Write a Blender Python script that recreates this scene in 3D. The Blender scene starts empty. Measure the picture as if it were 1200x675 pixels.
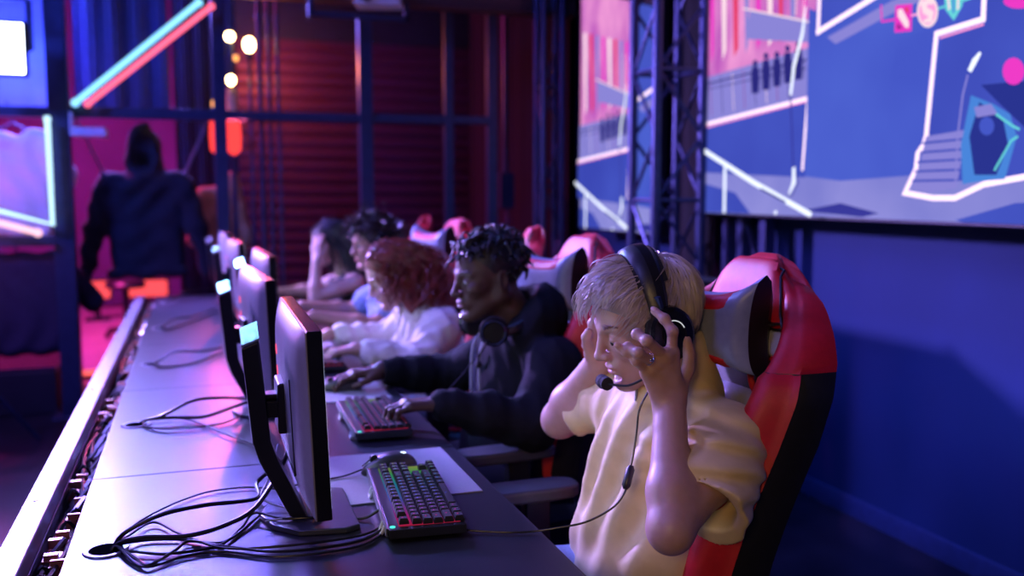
import bpy, bmesh, math, random
import numpy as np
from mathutils import Vector, Matrix, Euler
random.seed(7)
SC = bpy.context.scene
COL = SC.collection
PI = math.pi

# ------------------------------------------------------------------ camera
FPX = 1080.0
EYE = 1.335
PITCH = math.atan(111.5 / FPX)
YAW = math.atan(374 / (FPX * math.cos(PITCH) + 111.5 * math.sin(PITCH)))

cd = bpy.data.cameras.new('camera')
cam = bpy.data.objects.new('camera', cd)
COL.objects.link(cam)
cam.location = (0, 0, EYE)
cam.rotation_euler = Euler((PI / 2 - PITCH, 0, -YAW), 'XYZ')
cd.sensor_width = 36
cd.lens = 36 * FPX / 1200
cd.clip_start = 0.02
cd.dof.use_dof = True
cd.dof.focus_distance = 1.56
cd.dof.aperture_fstop = 2.2
SC.camera = cam

# ------------------------------------------------------------------ materials
def rgb(h):
    if isinstance(h, str):
        v = [int(h[i:i + 2], 16) / 255 for i in (0, 2, 4)]
        return tuple(c / 12.92 if c <= 0.04045 else ((c + 0.055) / 1.055) ** 2.4 for c in v)
    return tuple(h)

def mat(name, col, rough=0.5, metal=0.0, var=0.12, scale=30, bump=0.0, bscale=200, coat=0.0, sheen=0.0,
        spec=0.5, sss=0.0, sssr=(1, .35, .2), stretch=None, anis=0.0):
    m = bpy.data.materials.new(name)
    m.use_nodes = True
    nt = m.node_tree
    b = nt.nodes['Principled BSDF']
    c = rgb(col)
    tc = nt.nodes.new('ShaderNodeTexCoord')
    mp = nt.nodes.new('ShaderNodeMapping')
    if stretch: mp.inputs['Scale'].default_value = stretch
    nt.links.new(tc.outputs['Object'], mp.inputs['Vector'])
    nz = nt.nodes.new('ShaderNodeTexNoise')
    nz.inputs['Scale'].default_value = scale
    nz.inputs['Detail'].default_value = 4
    nt.links.new(mp.outputs['Vector'], nz.inputs['Vector'])
    rp = nt.nodes.new('ShaderNodeValToRGB')
    rp.color_ramp.elements[0].position = 0.3
    rp.color_ramp.elements[1].position = 0.7
    rp.color_ramp.elements[0].color = (*[x * (1 - var) for x in c], 1)
    rp.color_ramp.elements[1].color = (*[min(1, x * (1 + var)) for x in c], 1)
    nt.links.new(nz.outputs['Fac'], rp.inputs['Fac'])
    nt.links.new(rp.outputs['Color'], b.inputs['Base Color'])
    b.inputs['Roughness'].default_value = rough
    b.inputs['Metallic'].default_value = metal
    b.inputs['Coat Weight'].default_value = coat
    b.inputs['Sheen Weight'].default_value = sheen
    b.inputs['Specular IOR Level'].default_value = spec
    if anis: b.inputs['Anisotropic'].default_value = anis
    if sss:
        b.inputs['Subsurface Weight'].default_value = sss
        b.inputs['Subsurface Radius'].default_value = sssr
        b.inputs['Subsurface Scale'].default_value = 0.006
    if bump:
        n2 = nt.nodes.new('ShaderNodeTexNoise')
        n2.inputs['Scale'].default_value = bscale
        n2.inputs['Detail'].default_value = 3
        nt.links.new(mp.outputs['Vector'], n2.inputs['Vector'])
        bp = nt.nodes.new('ShaderNodeBump')
        bp.inputs['Strength'].default_value = bump
        bp.inputs['Distance'].default_value = 0.002
        nt.links.new(n2.outputs['Fac'], bp.inputs['Height'])
        nt.links.new(bp.outputs['Normal'], b.inputs['Normal'])
    return m

def emit(name, col, strength):
    m = bpy.data.materials.new(name)
    m.use_nodes = True
    nt = m.node_tree
    nt.nodes.remove(nt.nodes['Principled BSDF'])
    e = nt.nodes.new('ShaderNodeEmission')
    e.inputs['Color'].default_value = (*rgb(col), 1)
    e.inputs['Strength'].default_value = strength
    nt.links.new(e.outputs[0], nt.nodes['Material Output'].inputs['Surface'])
    return m

# ------------------------------------------------------------------ mesh building
def catmull(pts, n=8):
    P = [np.array(p, float) for p in pts]
    P = [2 * P[0] - P[1]] + P + [2 * P[-1] - P[-2]]
    out = []
    for i in range(1, len(P) - 2):
        for j in range(n):
            t = j / n
            a, b, c, d = P[i - 1:i + 3]
            out.append(0.5 * ((2 * b) + (-a + c) * t + (2 * a - 5 * b + 4 * c - d) * t * t + (-a + 3 * b - 3 * c + d) * t ** 3))
    out.append(P[-2])
    return out

class MB:
    def __init__(s): s.v = []; s.f = []; s.m = []
    def add(s, vs, fs, m=0):
        o = len(s.v)
        s.v += [tuple(map(float, q)) for q in vs]
        s.f += [tuple(i + o for i in f) for f in fs]
        s.m += [m] * len(fs)
        return s
    def box(s, lo, hi, m=0, M=None):
        x0, y0, z0 = lo; x1, y1, z1 = hi
        vs = [(x0, y0, z0), (x1, y0, z0), (x1, y1, z0), (x0, y1, z0), (x0, y0, z1), (x1, y0, z1), (x1, y1, z1), (x0, y1, z1)]
        if M is not None: vs = [M @ Vector(q) for q in vs]
        return s.add(vs, [(0, 3, 2, 1), (4, 5, 6, 7), (0, 1, 5, 4), (1, 2, 6, 5), (2, 3, 7, 6), (3, 0, 4, 7)], m)
    def cbox(s, c, d, m=0, M=None):
        return s.box([c[i] - d[i] / 2 for i in range(3)], [c[i] + d[i] / 2 for i in range(3)], m, M)
    def tube(s, pts, r, n=10, m=0, cap=True, smooth=0, sq=None):
        if smooth: pts = catmull(pts, smooth)
        P = [np.array(p, float) for p in pts]
        k = len(P)
        R = r if hasattr(r, '__len__') else [r] * k
        if len(R) != k:
            R = np.interp(np.linspace(0, 1, k), np.linspace(0, 1, len(R)), R)
        up = None
        vs = []
        for i in range(k):
            t = P[min(i + 1, k - 1)] - P[max(i - 1, 0)]
            t = t / (np.linalg.norm(t) + 1e-12)
            if up is None:
                a = np.array([0, 0, 1.0]) if abs(t[2]) < .9 else np.array([1.0, 0, 0])
                up = a - t * (a @ t)
            else:
                up = up - t * (up @ t)
            up = up / (np.linalg.norm(up) + 1e-12)
            bi = np.cross(t, up)
            for j in range(n):
                an = 2 * PI * j / n + (PI / n if n == 4 else 0)
                fx = 1 if sq is None else sq
                vs.append(P[i] + R[i] * (math.cos(an) * up * fx + math.sin(an) * bi))
        fs = [(i * n + j, i * n + (j + 1) % n, (i + 1) * n + (j + 1) % n, (i + 1) * n + j) for i in range(k - 1) for j in range(n)]
        if cap: fs += [tuple(range(n - 1, -1, -1)), tuple((k - 1) * n + j for j in range(n))]
        return s.add(vs, fs, m)
    def bar(s, a, b, w, h=None, m=0, up=(0, 0, 1)):
        """rectangular bar from a to b, w across, h along up"""
        a = np.array(a, float); b = np.array(b, float); h = h or w
        t = (b - a) / np.linalg.norm(b - a)
        u = np.array(up, float)
        if abs(u @ t) > .98: u = np.array([1.0, 0, 0])
        u = u - t * (u @ t); u /= np.linalg.norm(u); q = np.cross(t, u)
        vs = [p + sx * q * w / 2 + sy * u * h / 2 for p in (a, b) for sx, sy in ((-1, -1), (1, -1), (1, 1), (-1, 1))]
        return s.add(vs, [(3, 2, 1, 0), (4, 5, 6, 7), (0, 1, 5, 4), (1, 2, 6, 5), (2, 3, 7, 6), (3, 0, 4, 7)], m)
    def lathe(s, prof, c=(0, 0, 0), n=24, m=0, M=None):
        vs = []; k = len(prof)
        for r, z in prof:
            for j in range(n):
                a = 2 * PI * j / n
                q = Vector((r * math.cos(a), r * math.sin(a), z))
                if M is not None: q = M @ q
                vs.append((q[0] + c[0], q[1] + c[1], q[2] + c[2]))
        fs = [(i * n + j, i * n + (j + 1) % n, (i + 1) * n + (j + 1) % n, (i + 1) * n + j) for i in range(k - 1) for j in range(n)]
        fs += [tuple(range(n - 1, -1, -1)), tuple((k - 1) * n + j for j in range(n))]
        return s.add(vs, fs, m)
    def ball(s, c, r, n=16, m=0, M=None):
        r = r if hasattr(r, '__len__') else (r, r, r)
        k = max(6, n // 2)
        pr = [(max(1e-4, math.sin(PI * i / k)), -math.cos(PI * i / k)) for i in range(k + 1)]
        D = Matrix.Diagonal((*r, 1))
        D = (M @ D) if M is not None else D
        return s.lathe(pr, c, n, m, D)
    def prism(s, poly, z0, z1, m=0, M=None):
        """polygon (x,y) list counter-clockwise extruded z0..z1"""
        n = len(poly)
        vs = [(x, y, z0) for x, y in poly] + [(x, y, z1) for x, y in poly]
        if M is not None: vs = [M @ Vector(q) for q in vs]
        fs = [tuple(range(n - 1, -1, -1)), tuple(range(n, 2 * n))] + [(i, (i + 1) % n, n + (i + 1) % n, n + i) for i in range(n)]
        return s.add(vs, fs, m)
    def grid(s, P, m=0, close_u=False):
        """P[i][j] points"""
        a, b = len(P), len(P[0])
        vs = [q for row in P for q in row]
        fs = []
        for i in range(a if close_u else a - 1):
            for j in range(b - 1):
                i2 = (i + 1) % a
                fs.append((i * b + j, i2 * b + j, i2 * b + j + 1, i * b + j + 1))
        return s.add(vs, fs, m)

def obj(name, mb, mats, parent=None, loc=None, rot=None, angle=35, bevel=0, seg=2, subsurf=0, fixn=True):
    me = bpy.data.meshes.new(name)
    me.from_pydata(mb.v, [], mb.f)
    for mm in (mats if isinstance(mats, (list, tuple)) else [mats]): me.materials.append(mm)
    me.polygons.foreach_set('material_index', mb.m)
    if fixn:
        bm = bmesh.new(); bm.from_mesh(me)
        bmesh.ops.recalc_face_normals(bm, faces=bm.faces)
        bm.to_mesh(me); bm.free()
    me.polygons.foreach_set('use_smooth', [True] * len(me.polygons))
    me.update()
    me.set_sharp_from_angle(angle=math.radians(angle))
    o = bpy.data.objects.new(name, me)
    COL.objects.link(o)
    if parent is not None: o.parent = parent
    if loc is not None: o.location = loc
    if rot is not None: o.rotation_euler = rot
    if bevel:
        b = o.modifiers.new('bevel', 'BEVEL'); b.width = bevel; b.segments = seg; b.limit_method = 'ANGLE'; b.angle_limit = math.radians(40)
        b.harden_normals = True
    if subsurf:
        ss = o.modifiers.new('sub', 'SUBSURF'); ss.levels = subsurf; ss.render_levels = subsurf
    return o

def tag(o, label, cat, group=None, kind=None):
    o['label'] = label; o['category'] = cat
    if group: o['group'] = group
    if kind: o['kind'] = kind
    return o

def thing(name, label, cat, loc=(0, 0, 0), rotz=0, group=None):
    o = bpy.data.objects.new(name, None); COL.objects.link(o)
    o.empty_display_size = 0.1
    o.location = loc; o.rotation_euler = (0, 0, rotz)
    return tag(o, label, cat, group)

def struct(name, mb, m, **k):
    o = obj(name, mb, m, **k); o['kind'] = 'structure'
    return o

def dup(root, loc, rotz, label, group=None):
    r = root.copy(); COL.objects.link(r); r.location = loc; r.rotation_euler = (0, 0, rotz)
    r['label'] = label
    if group: r['group'] = group
    for ch in list(root.children):
        c = ch.copy(); COL.objects.link(c); c.parent = r
        for g in list(ch.children):
            d = g.copy(); COL.objects.link(d); d.parent = c
    return r

# ------------------------------------------------------------------ implicit surfaces
def rotm(ax=0, ay=0, az=0):
    return np.array(Euler((ax, ay, az), 'XYZ').to_matrix())

class Vol:
    """signed distances on a voxel grid; shapes are blended in, then skinned by surface nets"""
    def __init__(s, lo, hi, h):
        s.lo = np.array(lo, np.float32); s.h = h
        s.n = np.ceil((np.array(hi) - np.array(lo)) / h).astype(int) + 1
        s.d = np.full(s.n, 0.08, np.float32)
    def _sub(s, lo, hi):
        i0 = np.clip(np.floor((np.array(lo) - s.lo) / s.h).astype(int), 0, s.n)
        i1 = np.clip(np.ceil((np.array(hi) - s.lo) / s.h).astype(int) + 1, 0, s.n)
        if np.any(i1 <= i0): return None
        ax = [(s.lo[k] + s.h * np.arange(i0[k], i1[k])).astype(np.float32) for k in range(3)]
        return tuple(slice(i0[k], i1[k]) for k in range(3)), ax[0][:, None, None], ax[1][None, :, None], ax[2][None, None, :]
    def mix(s, sl, e, k, op):
        d = s.d[sl]
        if op == 'u':
            if k > 0:
                h = np.maximum(k - np.abs(d - e), 0) / k
                s.d[sl] = np.minimum(d, e) - h * h * k * .25
            else: s.d[sl] = np.minimum(d, e)
        elif op == 's':
            e = -e
            if k > 0:
                h = np.maximum(k - np.abs(d - e), 0) / k
                s.d[sl] = np.maximum(d, e) + h * h * k * .25
            else: s.d[sl] = np.maximum(d, e)
        elif op == 'i':
            s.d[sl] = np.maximum(d, e)
    def cone(s, a, b, ra, rb, k=.01, op='u'):
        a = np.array(a, np.float32); b = np.array(b, np.float32)
        m = max(ra, rb) + k + .012
        r = s._sub(np.minimum(a, b) - m, np.maximum(a, b) + m)
        if r is None: return s
        sl, X, Y, Z = r
        ba = b - a; L2 = float(ba @ ba) + 1e-12
        px, py, pz = X - a[0], Y - a[1], Z - a[2]
        t = np.clip((px * ba[0] + py * ba[1] + pz * ba[2]) / L2, 0, 1)
        e = np.sqrt((px - t * ba[0]) ** 2 + (py - t * ba[1]) ** 2 + (pz - t * ba[2]) ** 2) - (ra + (rb - ra) * t)
        s.mix(sl, e, k, op); return s
    def ell(s, c, r, M=None, k=.01, op='u'):
        c = np.array(c, np.float32); r = np.array(r, np.float32)
        m = (float(r.max()) + k + .012) if M is not None else (r + k + .012)
        q = s._sub(c - m, c + m)
        if q is None: return s
        sl, X, Y, Z = q
        x, y, z = X - c[0], Y - c[1], Z - c[2]
        if M is not None:
            T = M.T
            x, y, z = (T[i][0] * x + T[i][1] * y + T[i][2] * z for i in range(3))
        k0 = np.sqrt((x / r[0]) ** 2 + (y / r[1]) ** 2 + (z / r[2]) ** 2)
        k1 = np.sqrt((x / r[0] ** 2) ** 2 + (y / r[1] ** 2) ** 2 + (z / r[2] ** 2) ** 2) + 1e-9
        e = k0 * (k0 - 1) / k1
        s.mix(sl, e, k, op); return s
    def rbox(s, c, hd, rr, M=None, k=.01, op='u'):
        c = np.array(c, np.float32); hd = np.array(hd, np.float32)
        m = float(np.linalg.norm(hd)) + k + .012
        q = s._sub(c - m, c + m)
        if q is None: return s
        sl, X, Y, Z = q
        x, y, z = X - c[0], Y - c[1], Z - c[2]
        if M is not None:
            T = M.T
            x, y, z = (T[i][0] * x + T[i][1] * y + T[i][2] * z for i in range(3))
        qx, qy, qz = np.abs(x) - hd[0] + rr, np.abs(y) - hd[1] + rr, np.abs(z) - hd[2] + rr
        e = np.sqrt(np.maximum(qx, 0) ** 2 + np.maximum(qy, 0) ** 2 + np.maximum(qz, 0) ** 2) + np.minimum(np.maximum(np.maximum(qx, qy), qz), 0) - rr
        s.mix(sl, e, k, op); return s
    def plane(s, c, n, k=.0):
        """cut away everything on the side n points to"""
        n = np.array(n, float); n /= np.linalg.norm(n)
        X = (s.lo[0] + s.h * np.arange(s.n[0]))[:, None, None]; Y = (s.lo[1] + s.h * np.arange(s.n[1]))[None, :, None]; Z = (s.lo[2] + s.h * np.arange(s.n[2]))[None, None, :]
        e = ((X - c[0]) * n[0] + (Y - c[1]) * n[1] + (Z - c[2]) * n[2]).astype(np.float32)
        s.d = np.maximum(s.d, e); return s
    def disp(s, fn):
        """add fn(X,Y,Z) to the distances near the surface"""
        X = (s.lo[0] + s.h * np.arange(s.n[0], dtype=np.float32))[:, None, None]; Y = (s.lo[1] + s.h * np.arange(s.n[1], dtype=np.float32))[None, :, None]; Z = (s.lo[2] + s.h * np.arange(s.n[2], dtype=np.float32))[None, None, :]
        s.d += np.where(np.abs(s.d) < .04, fn(X, Y, Z), 0).astype(np.float32); return s
    def mesh(s):
        d = s.d.copy()
        d[0] = d[-1] = .05; d[:, 0] = d[:, -1] = .05; d[:, :, 0] = d[:, :, -1] = .05
        ins = d < 0
        cnt = np.zeros(np.array(d.shape) - 1, np.int8)
        for i in (0, 1):
            for j in (0, 1):
                for k in (0, 1):
                    cnt += ins[i:i + d.shape[0] - 1, j:j + d.shape[1] - 1, k:k + d.shape[2] - 1]
        act = np.argwhere((cnt > 0) & (cnt < 8))
        idx = np.full(cnt.shape, -1, np.int64)
        idx[act[:, 0], act[:, 1], act[:, 2]] = np.arange(len(act))
        acc = np.zeros((len(act), 3)); num = np.zeros(len(act))
        cs = [(i, j, k) for i in (0, 1) for j in (0, 1) for k in (0, 1)]
        for a in range(8):
            for b in range(a + 1, 8):
                A = np.array(cs[a]); B = np.array(cs[b])
                if np.abs(A - B).sum() != 1: continue
                pa = act + A; pb = act + B
                da = d[pa[:, 0], pa[:, 1], pa[:, 2]]; db = d[pb[:, 0], pb[:, 1], pb[:, 2]]
                x = (da < 0) != (db < 0)
                t = np.where(x, da / np.where(x, da - db, 1), 0)
                acc += np.where(x[:, None], A + t[:, None] * (B - A), 0); num += x
        V = (act + acc / num[:, None]) * s.h + s.lo
        Q = []
        for ax in range(3):
            sl0 = [slice(1, -1)] * 3; sl1 = [slice(1, -1)] * 3
            sl0[ax] = slice(0, -1); sl1[ax] = slice(1, None)
            A = ins[tuple(sl0)]; B = ins[tuple(sl1)]
            e = np.argwhere(A != B)
            if not len(e): continue
            off = np.ones(3, int); off[ax] = 0
            p = e + off
            u, w = [(1, 2), (2, 0), (0, 1)][ax]
            U = np.zeros(3, int); U[u] = 1; W = np.zeros(3, int); W[w] = 1
            g = lambda q: idx[q[:, 0], q[:, 1], q[:, 2]]
            q4 = np.stack([g(p - U - W), g(p - W), g(p), g(p - U)], 1)
            flip = ~A[e[:, 0], e[:, 1], e[:, 2]]
            q4[flip] = q4[flip][:, ::-1]
            Q.append(q4)
        Q = np.concatenate(Q)
        Q = Q[(Q >= 0).all(1)]
        return V, Q

def smooth_verts(V, Q, it=1, lam=.5):
    for _ in range(it):
        S = np.zeros_like(V); c = np.zeros(len(V))
        for a, b in ((0, 1), (1, 2), (2, 3), (3, 0)):
            np.add.at(S, Q[:, a], V[Q[:, b]]); np.add.at(c, Q[:, a], 1)
            np.add.at(S, Q[:, b], V[Q[:, a]]); np.add.at(c, Q[:, b], 1)
        V = V + lam * (S / np.maximum(c, 1)[:, None] - V)
    return V

def vobj(name, vol, mats, parent=None, sm=1, T=None, matfn=None, attr=None):
    V, Q = vol.mesh()
    if sm: V = smooth_verts(V, Q, sm)
    me = bpy.data.meshes.new(name)
    L = V if T is None else V @ T[0].T + T[1]
    me.vertices.add(len(L)); me.vertices.foreach_set('co', L.astype(np.float32).ravel())
    me.loops.add(Q.size); me.loops.foreach_set('vertex_index', Q.astype(np.int32).ravel())
    me.polygons.add(len(Q)); me.polygons.foreach_set('loop_start', np.arange(0, Q.size, 4, dtype=np.int32))
    me.polygons.foreach_set('loop_total', np.full(len(Q), 4, np.int32))
    for mm in (mats if isinstance(mats, (list, tuple)) else [mats]): me.materials.append(mm)
    if matfn is not None:
        cen = V[Q].mean(1)
        me.polygons.foreach_set('material_index', matfn(cen).astype(np.int32))
    me.polygons.foreach_set('use_smooth', np.ones(len(Q), bool))
    if attr is not None:
        a = me.attributes.new('tint', 'FLOAT', 'POINT')
        a.data.foreach_set('value', attr(V).astype(np.float32))
    me.update(calc_edges=True); me.validate()
    o = bpy.data.objects.new(name, me); COL.objects.link(o)
    if parent is not None: o.parent = parent
    return o
# ------------------------------------------------------------------ palette
M_floor = mat('floor_vinyl', (.014, .014, .022), .3, var=.25, scale=6, bump=.05, bscale=60)
M_wall = mat('painted_wall', (.007, .032, .145), .75, var=.08, scale=3, bump=.1, bscale=150)
M_dark = mat('dark_paint', (.012, .013, .022), .7, var=.2, scale=8)
M_wallback = mat('purple_wall', (.10, .05, .16), .8, var=.2, scale=2)
M_frame = mat('powder_coated_steel', (.035, .05, .10), .4, .3, var=.15, scale=20)
M_black = mat('black_plastic', (.012, .012, .015), .38, var=.2, scale=40)
M_blackgloss = mat('glossy_black', (.008, .008, .01), .18, var=.1)
M_rubber = mat('black_cable_rubber', (.01, .01, .012), .33, var=.1)
M_alu = mat('brushed_aluminium', (.22, .23, .27), .36, .4, var=.06, scale=60, stretch=(1, .05, 1))
M_desk = mat('charcoal_desk_laminate', (.022, .022, .032), .30, .1, var=.10, scale=90, bump=.12, bscale=900, stretch=(.25, 1, 1), spec=.6)
M_edge = mat('desk_edge_band', (.02, .02, .025), .4)
M_steel = mat('truss_steel', (.05, .065, .14), .4, .6, var=.15, scale=30)
M_red = mat('red_leather', (.55, .010, .022), .5, var=.08, scale=60, bump=.15, bscale=350)
M_grey = mat('grey_chair_fabric', (.36, .37, .42), .55, var=.06, scale=150, bump=.12, bscale=900)
M_blkleather = mat('black_leather', (.011, .011, .014), .42, var=.15, scale=50, bump=.12, bscale=350)
M_thread = mat('thread', (.5, .02, .03), .6)
M_white = mat('white_plastic', (.75, .75, .78), .4, var=.03)

# ------------------------------------------------------------------ the room
XR = 2.55
b = MB(); b.box((-4.6, -2.2, -.1), (2.75, 12.2, 0)); struct('floor', b, M_floor)
b = MB(); b.box((XR, -2.2, 0), (XR + .15, 9.0, 3.9)); struct('wall_right', b, M_wall)
b = MB(); b.box((-4.75, -2.2, 0), (-4.6, 12.2, 3.9)); struct('wall_left', b, M_dark)
b = MB(); b.box((-4.6, 12.05, 0), (.3, 12.2, 3.9)); struct('wall_back', b, M_wallback)
b = MB(); b.box((.2, 8.45, 0), (.32, 12.2, 3.9)); struct('wall_partition', b, M_dark)
b = MB(); b.box((.32, 8.45, 0), (2.75, 8.6, 3.9)); struct('wall_far', b, M_dark)
b = MB(); b.box((-4.75, -2.35, 0), (2.75, -2.2, 3.9)); struct('wall_front', b, M_dark)
b = MB(); b.box((-4.75, -2.35, 3.9), (2.75, 12.2, 4.0)); struct('ceiling', b, M_dark)
b = MB()
b.grid([[(XR, y, .0), (XR - .014, y, .0), (XR - .014, y, .06), (XR - .008, y, .075), (XR, y, .08)] for y in (-2.2, 9.0)])
struct('baseboard_right', b, mat('baseboard_paint', (.03, .05, .16), .35))

# roller shutter at the far end
t = thing('roller_shutter', 'closed dark red slatted roller shutter across the far end', 'shutter', (1.52, 8.3, 0))
b = MB()
prof = []
z = .05
while z < 2.64:
    prof += [(-.012, z), (-.03, z + .02), (-.03, z + .075), (-.012, z + .095)]
    z += .105
b.grid([[(x, y, zz) for (y, zz) in prof] for x in (-1.15, 1.18)])
b.box((-1.15, 0, .02), (1.18, .02, 2.66))
obj('slat_curtain', b, mat('red_shutter_steel', (.10, .022, .055), .5, .3, var=.1), t, angle=20)
b = MB(); b.box((-1.22, -.06, 2.64), (1.25, .1, 2.95)); obj('shutter_box', b, M_dark, t, bevel=.01)
for x in (-1.2, 1.21):
    b = MB(); b.box((x - .035, -.05, 0), (x + .035, .05, 2.66)); obj('guide_rail', b, M_frame, t, bevel=.004)

# black steel framework across the room behind the row
t = thing('steel_framework', 'blue-black steel framework of posts and beams behind the row of players', 'framework', (0, 6.0, 0))
posts = [(-.72, .11, 3.2), (.174, .075, 3.2), (1.068, .085, 2.44), (1.62, .06, 2.9), (1.92, .065, 2.9), (-2.1, .1, 3.2)]
for x, w, h in posts:
    b = MB(); b.box((x - w / 2, -w / 2, 0), (x + w / 2, w / 2, h)); b.box((x - w, -w, 0), (x + w, w, .012))
    obj('post', b, M_frame, t, bevel=.004)
for x0, x1, zz, w in [(-.665, .1365, 1.805, .065), (.2115, 1.0255, 1.81, .055), (1.1105, 1.59, 1.815, .055), (1.65, 1.8875, 1.818, .05), (-2.05, -.775, 1.80, .06), (-2.05, -.775, 1.055, .06),
                      (-2.1, 1.95, 3.23, .06), (1.05, 1.95, 2.93, .06)]:
    b = MB(); b.box((x0, -w / 2, zz - w / 2), (x1, w / 2, zz + w / 2)); obj('beam', b, M_frame, t, bevel=.004)

# thin conduits hung in front of the shutter
for i, (px, dia, yy) in enumerate([(.42, .03, 6.05), (.475, .024, 6.05), (.53, .022, 6.05)]):
    b = MB(); b.tube([(0, 0, 0), (0, 0, 3.88)], dia / 2, 10)
    for zz in (1.2, 2.4): b.lathe([(dia * .5, zz), (dia * .75, zz + .005), (dia * .75, zz + .03), (dia * .5, zz + .035)], n=10)
    o = obj('conduit_pipe', b, M_frame, loc=(px, yy, 0))
    tag(o, ['thickest of three thin pipes hanging beside the globe lamps', 'middle one of three thin pipes hanging left of the red shutter', 'slimmest of three thin pipes, the one closest to the centre post'][i], 'pipe', 'pipes before the shutter')

b = MB(); b.tube([(2.12, 6.3, 3.88), (2.12, 6.3, 1.65), (2.12, 6.28, 1.3)], .022, 10)
b.cbox((2.12, 6.28, 1.35), (.1, .06, .25)); b.tube([(2.12, 6.26, 1.25), (2.1, 6.2, .9), (2.13, 6.22, .4), (2.1, 6.3, .02)], .012, 8, smooth=6)
tag(obj('cable_drop', b, M_frame), 'dark cable drop with a blue-lit coil right of the framework', 'cable')

# overhead header, bracket and projector
b = MB(); b.box((.2, 5.8, 2.5), (2.45, 5.92, 2.66)); b.box((.2, 5.78, 2.5), (2.45, 5.8, 2.515)); b.box((.2, 5.78, 2.645), (2.45, 5.8, 2.66))
tag(obj('header_beam', b, mat('brown_wood', (.10, .05, .045), .5, var=.3, scale=12, stretch=(.1, 1, 1)), bevel=.004), 'brown header beam across the top of the framework', 'beam')
b = MB()
W = .032
b.bar((.70, 5.72, 2.9), (.70, 5.72, 2.40), W); b.bar((.684, 5.72, 2.40), (1.296, 5.72, 2.40), W); b.bar((1.28, 5.72, 2.385), (1.28, 5.72, 2.50), W)
b.bar((.70, 5.72, 2.9), (.70, 5.95, 2.9), W); b.bar((.7, 5.93, 2.9), (.7, 5.93, 2.662), W)
tag(obj('pipe_bracket', b, M_frame, bevel=.003), 'U-shaped square pipe bracket hanging under the header beam', 'bracket')
t = thing('projector', 'small white projector hanging beneath the header beam', 'projector', (1.10, 5.66, 2.45), -.3)
b = MB(); b.box((-.14, -.1, 0), (.14, .1, .1)); obj('housing', b, M_white, t, bevel=.015, seg=3)
b = MB(); b.lathe([(.034, 0), (.04, .0), (.04, .035), (.03, .035), (.028, .012), (.001, .006)], (0, 0, 0), 20, 0, Matrix.Translation((-.06, -.1, .05)) @ Matrix.Rotation(PI / 2, 4, 'X')); obj('lens', b, M_blackgloss, t)
b = MB(); b.box((-.05, -.03, .1), (.05, .03, .12)); b.tube([(0, 0, .11), (0, 0, .3)], .018, 10); b.tube([(0, 0, .28), (.05, .16, .28)], .012); obj('mount', b, M_frame, t)
b = MB()
for i in range(6): b.box((.142, -.07 + i * .024, .02), (.1445, -.058 + i * .024, .08))
obj('vent_grille', b, M_black, t)

# ------------------------------------------------------------------ LED screens
def px_x(x, y, X):
    """where the ray of an image point meets the plane x = X (used to size the pictures on the screens)"""
    cy, sy, cp, sp = math.cos(YAW), math.sin(YAW), math.cos(PITCH), math.sin(PITCH)
    r = Vector((cy, -sy, 0)) * (x - 600) + Vector((sy * sp, cy * sp, cp)) * (337.5 - y) + Vector((sy * cp, cy * cp, -sp)) * FPX
    return r[1] * X / r[0], EYE + r[2] * X / r[0]

def emit_noise(name, c0, c1, s, scale, stretch=(1, 1, 1)):
    m = bpy.data.materials.new(name); m.use_nodes = True
    nt = m.node_tree; nt.nodes.remove(nt.nodes['Principled BSDF'])
    e = nt.nodes.new('ShaderNodeEmission'); e.inputs['Strength'].default_value = s
    tc = nt.nodes.new('ShaderNodeTexCoord'); mp = nt.nodes.new('ShaderNodeMapping'); mp.inputs['Scale'].default_value = stretch
    nz = nt.nodes.new('ShaderNodeTexNoise'); nz.inputs['Scale'].default_value = scale; nz.inputs['Detail'].default_value = 3
    rp = nt.nodes.new('ShaderNodeValToRGB')
    rp.color_ramp.elements[0].position = .35; rp.color_ramp.elements[1].position = .65
    rp.color_ramp.elements[0].color = (*rgb(c0), 1); rp.color_ramp.elements[1].color = (*rgb(c1), 1)
    nt.links.new(tc.outputs['Object'], mp.inputs[0]); nt.links.new(mp.outputs[0], nz.inputs['Vector'])
    nt.links.new(nz.outputs['Fac'], rp.inputs[0]); nt.links.new(rp.outputs[0], e.inputs['Color'])
    nt.links.new(e.outputs[0], nt.nodes['Material Output'].inputs['Surface'])
    return m
SS = 1.0
E_blue = emit_noise('screen_blue', '4658c8', '5268d6', SS, 1.2)
E_blue2 = emit_noise('screen_deep_blue', '3c48b4', '4656c4', SS, 1.5)
E_floor = emit_noise('screen_lilac_ground', '7a7cd0', '9290dc', SS, 2.2)
E_pink = emit_noise('screen_pink_crowd', 'c05cc0', 'f09ad8', SS, 5.0, (1, 1, .5))
E_line = emit('screen_pale_line', 'ffe2fa', 1.35 * SS)
E_lineP = emit('screen_pink_line', 'ff9ad4', 1.15 * SS)
E_white = emit('screen_white_line', 'e8f0ff', 1.3 * SS)
E_mag = emit('screen_magenta', 'f03cc8', SS)
E_magd = emit('screen_magenta_dark', '9a2890', SS)
E_shade = emit('screen_shadow', '3a3a9c', SS)
E_fig = emit('screen_silhouettes', '2c2a7e', SS)
E_teal = emit('screen_teal', '6ad8de', SS)
E_aqua = emit('screen_aqua', '4a86dc', SS)
E_lav = emit('screen_lavender_steps', '8c86d8', SS)
E_navy = emit('screen_navy', '2a3490', SS)
E_red = emit('screen_red', 'e8406c', SS)
E_cream = emit('screen_cream', 'f6d8e4', 1.1 * SS)
SMATS = [E_blue, E_blue2, E_floor, E_pink, E_line, E_lineP, E_white, E_mag, E_magd, E_shade, E_fig, E_teal, E_aqua, E_lav, E_navy, E_red, E_cream]
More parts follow.
